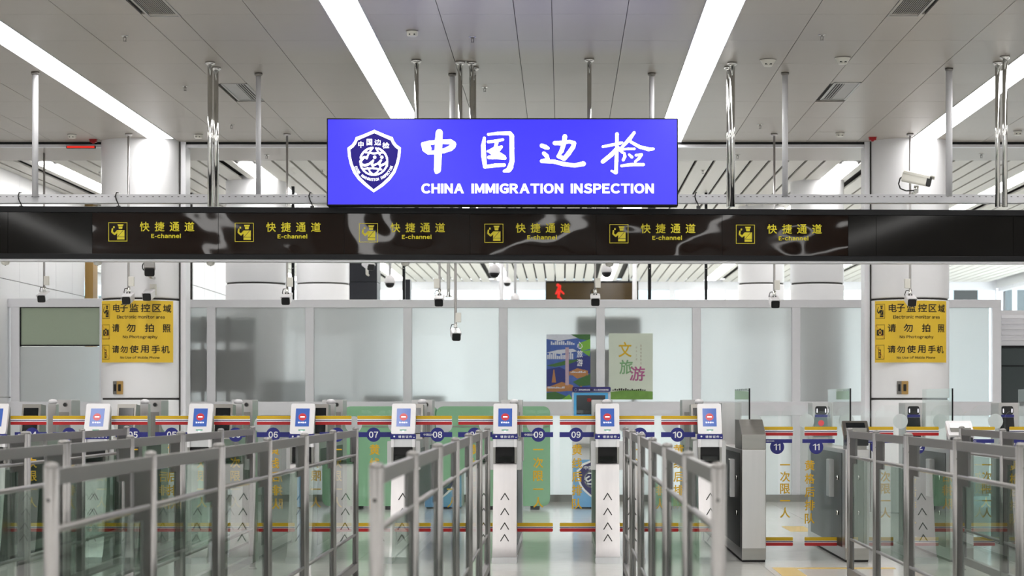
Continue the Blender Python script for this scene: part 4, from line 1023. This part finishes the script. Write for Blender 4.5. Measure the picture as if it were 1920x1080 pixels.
def wide_gate(u, head, left, right, label, tower):
    Yg = 19.05; X = PX(u, Yg); wd = .108
    t = thing('swing_gate', label, 'gate', (X, Yg, 0), 0, 'wide steel gates on the right')
    bev(part('body', 'wg_body', lambda b: b.box(-wd, wd, 0, 2.75, .02, 1.007), 'steel_gate', t), .006)
    part('kick_plate', 'wg_kick', lambda b: b.box(-wd + .002, wd - .002, -.003, .0, .02, .125), 'steel_dark', t)
    part('plinth', 'wg_pl', lambda b: b.box(-wd + .006, wd - .006, .01, 2.72, 0, .02), 'rubber', t)
    for s_ in (-1, 1):
        part('side_panel', ('wg_side', s_), lambda b: b.box(min(s_ * wd, s_ * (wd + .003)), max(s_ * wd, s_ * (wd + .003)), .2, 2.6, .12, .97), 'gate_side', t)
        part('hinge', ('wg_h1', s_), lambda b: b.tube((s_ * (wd + .012), .42, .72), (s_ * (wd + .012), .42, .76), .012, n=10), 'chrome', t)
        part('hinge', ('wg_h2', s_), lambda b: b.tube((s_ * (wd + .012), .42, .40), (s_ * (wd + .012), .42, .44), .012, n=10), 'chrome', t)
        part('door_motor', ('wg_m', s_), lambda b: b.bbox(min(s_ * wd, s_ * (wd + .05)), max(s_ * wd, s_ * (wd + .05)), .75, .95, .55, .9, .008), 'steel_gate', t)
    if head == 'plain':
        bev(part('sloping_head', 'wg_head', lambda b: b.prism_x([(0, 1.007), (.75, 1.007), (.75, 1.27), (.34, 1.272), (.0, 1.14)], -wd, wd), 'steel_dark', t), .004)
    else:
        hd = part('display_head', ('wg_dh', head), lambda b: b.prism(rrect(-.115, .115, -.02, .2, .01), -.02, .03), 'steel_dark' if head == 'dark' else 'white_plastic', t, (0, .02, 1.13), (-R(55), 0, R(0)))
        part('display', ('wg_ds', head), lambda b: b.box(-.085, .085, -.023, -.02, .03, .165), 'screen_off' if head == 'dark' else 'white_print', hd)
        part('card_slot', ('wg_cs', head), lambda b: b.bbox(-.1, .1, -.012, .1, 1.04, 1.115, .006), 'black_plastic', t)
        part('head_stand', ('wg_hs', head), lambda b: b.box(-.09, .09, .03, .25, 1.0, 1.2), 'steel_dark', t)
    gp = part('glass_screen', 'wg_gl', lambda b: b.box(-.005, .005, .45, 2.05, 1.0, 1.556), 'tinted_glass', t)
    part('edge_strip', 'wg_ge', lambda b: b.box(-.007, .007, .443, .45, 1.0, 1.556), 'black_frame', gp)
    if tower == 'plain':
        part('rear_tower', 'wg_rt', lambda b: b.bbox(-.1, .1, 2.5, 2.9, 0, 1.425, .006), 'steel_gate', t)
    else:
        tw = part('rear_tower', 'wg_rt2', lambda b: b.bbox(-.105, .105, 2.5, 2.9, 0, 1.425, .006), 'steel_gate', t)
        part('camera_face', 'wg_cf', lambda b: b.bbox(-.078, .038, 2.485, 2.5, 1.305, 1.39, .018, 3), 'black_plastic', tw)
        for xx in (-.066, .02):
            part('fill_lamp', ('wg_fl', xx), lambda b: b.bbox(xx, xx + .010, 2.481, 2.486, 1.325, 1.365, .004), 'screen_white', tw)
        ns = part('label_strip', 'wg_ns', lambda b: b.box(-.082, .046, 2.484, 2.5, 1.278, 1.305), 'navy_print', tw)
        part('face_screen', 'wg_fs', lambda b: b.prism([(-.098, 1.08), (.055, 1.08), (.044, 1.276), (-.082, 1.276)], 2.482, 2.5), 'screen_off' if tower == 'off' else 'teal_panel', tw) if tower == 'off' else part('face_screen', 'wg_fs1', lambda b: b.prism([(-.098, 1.08), (.055, 1.08), (.044, 1.276), (-.082, 1.276)], 2.482, 2.5), 'teal_panel', tw)
        part('stop_disc', 'wg_sd', lambda b: b.disc(-.02, 1.22, .03, lambda x, z: (x, 2.481, z)), 'screen_red', tw) if tower == 'stop' else None
    hx = .935 / 2
    if right:
        x0, x1 = wd, hx - .05
        lf = part('door_leaf', 'wg_lr', leaf_glass(x0, x1 + .02, .09, 1.35, .07), 'clear_glass', t, (0, .55, 0))
        stripes(lf, x0, x1 - .01, 1.204, .11, 'wg_r')
        leaf_marks(lf, .262, 1.018, right, '一次限一人', .335, .91, .36, (x0, .40, 1.055, 1.09), 'w')
        rl = part('rear_leaf', 'wg_rl', leaf_glass(x0, x1 + .02, .09, 1.4, .1), 'clear_glass', t, (0, 2.2, 0))
        part('frosted_sticker', 'wg_st', lambda b: b.disc(.2, 1.24, .075, lambda x, z: (x, -.008, z)), 'frost_sticker', rl)
    if left:
        x0, x1 = -hx + .04, -wd
        lf = part('door_leaf', 'wg_ll', leaf_glass(x0 - .02, x1, .09, 1.35, .07), 'clear_glass', t, (0, .55, 0))
        stripes(lf, x0 + .02, x1, 1.204, .11, 'wg_l')
        leaf_marks(lf, -.30, 1.018, left, '黄格后排队', -.36, .91, .30, (x0, -.13, 1.055, 1.09), None)
        rl = part('rear_leaf', 'wg_rl2', leaf_glass(x0 - .02, x1, .09, 1.4, .1), 'clear_glass', t, (0, 2.2, 0))
        part('frosted_sticker', 'wg_st2', lambda b: b.disc(-.2, 1.24, .075, lambda x, z: (x, -.008, z)), 'frost_sticker', rl)
wide_gate(1413.5, 'plain', None, '11', 'steel swing gate with plain sloping head, left of lane eleven', 'plain')
wide_gate(1607, 'dark', '11', '12', 'steel swing gate with dark tilted display between lanes eleven and twelve', 'stop')
wide_gate(1803, 'white', '12', '13', 'steel swing gate with white tilted display right of lane twelve', 'off')
wide_gate(2002, 'dark', '13', None, 'steel swing gate cut off by the right picture edge', 'off')

# ------------------------------------------------------------------ objects beyond the gates
YQ = 28.4
for u0, u1, lb in ((644, 816, 'green padded counter behind lanes seven and eight'), (818, 1031, 'green padded counter behind lane nine')):
    t = thing('green_counter', lb, 'counter', (PX((u0 + u1) / 2, YQ), YQ, 0), 0, 'green counters')
    hw = (PX(u1, YQ) - PX(u0, YQ)) / 2
    zt3 = PZ(762, YQ)
    MB().prism(rrect(-hw, hw, .05, zt3, .09, 5), 0, .7, True).build('cover', 'green_cover', t)
    MB().box(-hw + .01, hw - .01, -.004, 0, 1.10, 1.115).build('seam', 'steel_dark', t)
    for xx in (-hw + .15, 0, hw - .2): MB().box(xx - .06, xx + .06, .02, .6, 0, .06).build('foot', 'rubber', t)
YQ = 28.7
t = thing('service_kiosk', 'blue and white self-service kiosk behind lane nine', 'kiosk', (PX(1109, YQ), YQ, 0))
z_ = lambda v: PZ(v, YQ); kw = 36 * YQ / F
MB().bbox(-kw, kw, .05, .55, .04, z_(735), .01).build('body', 'white_plastic', t); MB().box(-kw + .03, kw - .03, .08, .5, 0, .04).build('plinth', 'rubber', t)
hd = MB().bbox(-kw, kw, -.02, .2, z_(734.5), z_(725.5), .015).build('header', mat('kiosk_navy', '1e1764', .35, var=.03).name, t)
MB().text('深圳边检总站', -kw * .68, -kw * .08, z_(732.5), z_(729.5), lambda x, z: (x, -.0215, z), .03).build('header_title', 'white_print', hd)
MB().text('出入境自助查询机', kw * .12, kw * .9, z_(732.5), z_(729.5), lambda x, z: (x, -.0215, z), .03).build('header_title', 'white_print', hd)
MB().arc(-kw * .82, z_(731), .016, 0, 360, .003, lambda x, z: (x, -.0215, z)).build('header_logo', 'white_print', hd)
MB().tube((-.0, -.02, z_(731)), (0, -.035, z_(731)), .013).build('camera_eye', 'black_plastic', hd)
bz_ = MB().bbox(-kw * .92, kw * .86, -.005, .06, z_(781), z_(736.5), .01).build('bezel', 'kiosk_blue', t)
MB().box(-kw * .78, kw * .72, -.010, -.005, z_(777), z_(741)).build('screen', 'screen_off', bz_)
b = MB(); fn = lambda x, z: (x, -.012, z)
b.stroke([(-.05, z_(752), .006), (-.05, z_(748), .006), (-.01, z_(748), .006), (-.01, z_(752), .006)], fn); b.stroke([(-.03, z_(749), .006), (-.03, z_(753), .006)], fn); b.build('screen_mark', 'print_red', bz_)
MB().bbox(-kw * .8, kw * .8, -.06, .06, z_(838), z_(832), .01).build('tray', 'steel_dark', t)
lo = MB().box(-kw * .95, kw * .95, .038, .05, z_(951), z_(862)).build('lower_panel', 'kiosk_lower', t)
ke = .0032 * 1.0; s2 = .00055
sh = MB().flat([(.03 + (x - 512) * s2, .40 - (z - 560) * s2) for x, z in reversed(shield(half))], lambda x, z: (x, .036, z)).build('emblem', 'white_print', lo)
MB().flat([(.03 + (x - 512) * s2, .40 - (z - 560) * s2) for x, z in reversed(shield(inn))], lambda x, z: (x, .0345, z)).build('shield_field', 'stripe_navy', sh)
fk = lambda x, z: (.03 + (x - 512) * s2, .033, .40 - (-z - 560) * s2)
b = MB().arc(505, -562, 212, 10, 170, 14, fk).arc(505, -562, 212, 200, 345, 14, fk).stroke([(375, -420, 14), (650, -425, 14)], fk).stroke([(340, -680, 14), (625, -690, 14)], fk).stroke([(400, -500, 18), (300, -560, 20), (370, -625, 20), (500, -545, 14), (490, -630, 18), (620, -545, 14), (610, -630, 20), (715, -560, 14)], fk)
b.text('中国边检', 270, 745, -330, -240, fk, .03); b.build('globe_device', 'white_print', sh)
# floor markings
def marking(x0, x1, y0, y1, label, inner=None):
    t = thing('floor_marking', label, 'floor marking')
    if inner:
        lw, tw_ = inner
        for nm, a in (('wide_bar', (x0, x0 + lw, y0, y1)), ('line', (x0 + lw, x1, y1 - tw_, y1)), ('line', (x0 + lw, x1, y0, y0 + tw_))): MB().box(*a, 0, .002).build(nm, 'floor_yellow', t)
    else: MB().box(x0, x1, y0, y1, 0, .002).build('wide_bar', 'floor_yellow', t)
marking(PX(1448, 18.4), PX(1448, 18.4) + 1.05, 17.1, 18.42, 'yellow floor box in front of lane eleven', (.2, .13))
marking(PX(1468, 24.4), PX(1468, 24.4) + .26, 23.6, 24.6, 'yellow floor bar beyond lane eleven')

# ------------------------------------------------------------------ glass queue barriers
def barrier(X, Y0, bays_, label, L=1.70, first=None):
    t = thing('queue_barrier', label, 'barrier', (X, Y0, 0), 0, 'steel and glass queue barriers')
    y = 0
    yy = [0]
    for i in range(bays_): yy.append(yy[-1] + (L if first is None else first))
    for y in yy:
        p = part('post', 'br_post', lambda b: b.tube((0, 0, 0), (0, 0, 1.21), .025, n=20), 'rail_steel', t, (0, y, 0))
        part('post_cap', 'br_cap', lambda b: b.lathe([(.0256, 0), (.0256, .004), (.0225, .011), (.013, .0165), (.003, .018)], n=20), 'rail_steel', p, (0, 0, 1.208))
        part('screw', 'br_scr', lambda b: b.tube((0, -.0255, 0), (0, -.0245, 0), .006, n=10), 'black_plastic', p, (-.004, 0, 1.10))
        part('base_flange', 'br_fl', lambda b: b.lathe([(.034, 0), (.034, .008), (.027, .014)], n=18), 'rail_steel', p)
    for a, b_ in zip(yy, yy[1:]):
        d = b_ - a
        part('top_rail', ('br_top', d), lambda b: b.prism_x([(.026, 1.148), (d - .026, 1.148), (d - .026, 1.202), (.026, 1.202)], -.011, .011), 'rail_steel', t, (0, a, 0))
        part('middle_rail', ('br_mid', d), lambda b: b.tube((0, .06, 1.0), (0, d - .06, 1.0), .0125, n=12), 'rail_steel', t, (0, a, 0))
        part('lower_rail', ('br_low', d), lambda b: b.tube((0, .06, .35), (0, d - .06, .35), .0125, n=12), 'rail_steel', t, (0, a, 0))
        part('bottom_rail', ('br_bot', d), lambda b: b.box(-.02, .02, .026, d - .026, .06, .12), 'rail_steel', t, (0, a, 0))
        part('stile', 'br_st', lambda b: b.box(-.006, .006, .026, .076, .12, 1.148), 'plate_steel', t, (0, a, 0))
        part('stile', ('br_st', d), lambda b: b.box(-.006, .006, d - .19, d - .026, .12, .95), 'plate_steel', t, (0, a, 0))
        part('end_plate', ('br_ep', d), lambda b: b.box(-.007, .007, d - .37, d - .026, .95, 1.148), 'plate_steel', t, (0, a, 0))
        part('glass_panel', ('br_gl', d), lambda b: b.box(-.004, .004, .085, d - .195, .365, .985), 'barrier_glass', t, (0, a, 0))
    return t
def row(X, Y0, n, names_, L=1.70):
    for i in range(n): barrier(X, Y0 + i * (2 * L + .075), 2, names_[i], L)
row(-.615, 7.05, 3, ['nearest barrier section of the row left of the centre lane', 'middle barrier section of the row left of the centre lane', 'farthest barrier section left of the centre lane, reaching the gates'])
row(.515, 7.05, 3, ['nearest barrier section of the row right of the centre lane', 'middle barrier section of the row right of the centre lane', 'farthest barrier section right of the centre lane, reaching the gates'])
row(-1.69, 7.05, 3, ['nearest barrier section of the long row in the left foreground', 'middle barrier section of the long row in the left foreground', 'farthest barrier section of the long left foreground row'])
row(-2.66, 7.95, 3, ['second row from the left, nearest barrier section outside the frame edge', 'second row from the left, middle barrier section', 'second row from the left, barrier section nearest the gates'])
row(-3.74, 11.42, 2, ['leftmost barrier row, nearer section at the picture edge', 'leftmost barrier row, section nearest the gates'])
row(2.27, 7.1, 2, ['right barrier row, nearest section cut by the picture edge', 'right barrier row, middle section with the tall posts'])
barrier(2.27, 14.05, 2, 'right barrier row, section nearest lane eleven and its yellow box', 1.4)
row(3.40, 11.3, 2, ['outermost right barrier row, nearer section at the picture edge', 'outermost right barrier row, section nearest lane thirteen'])
bpy.data.scenes.remove(TMP)
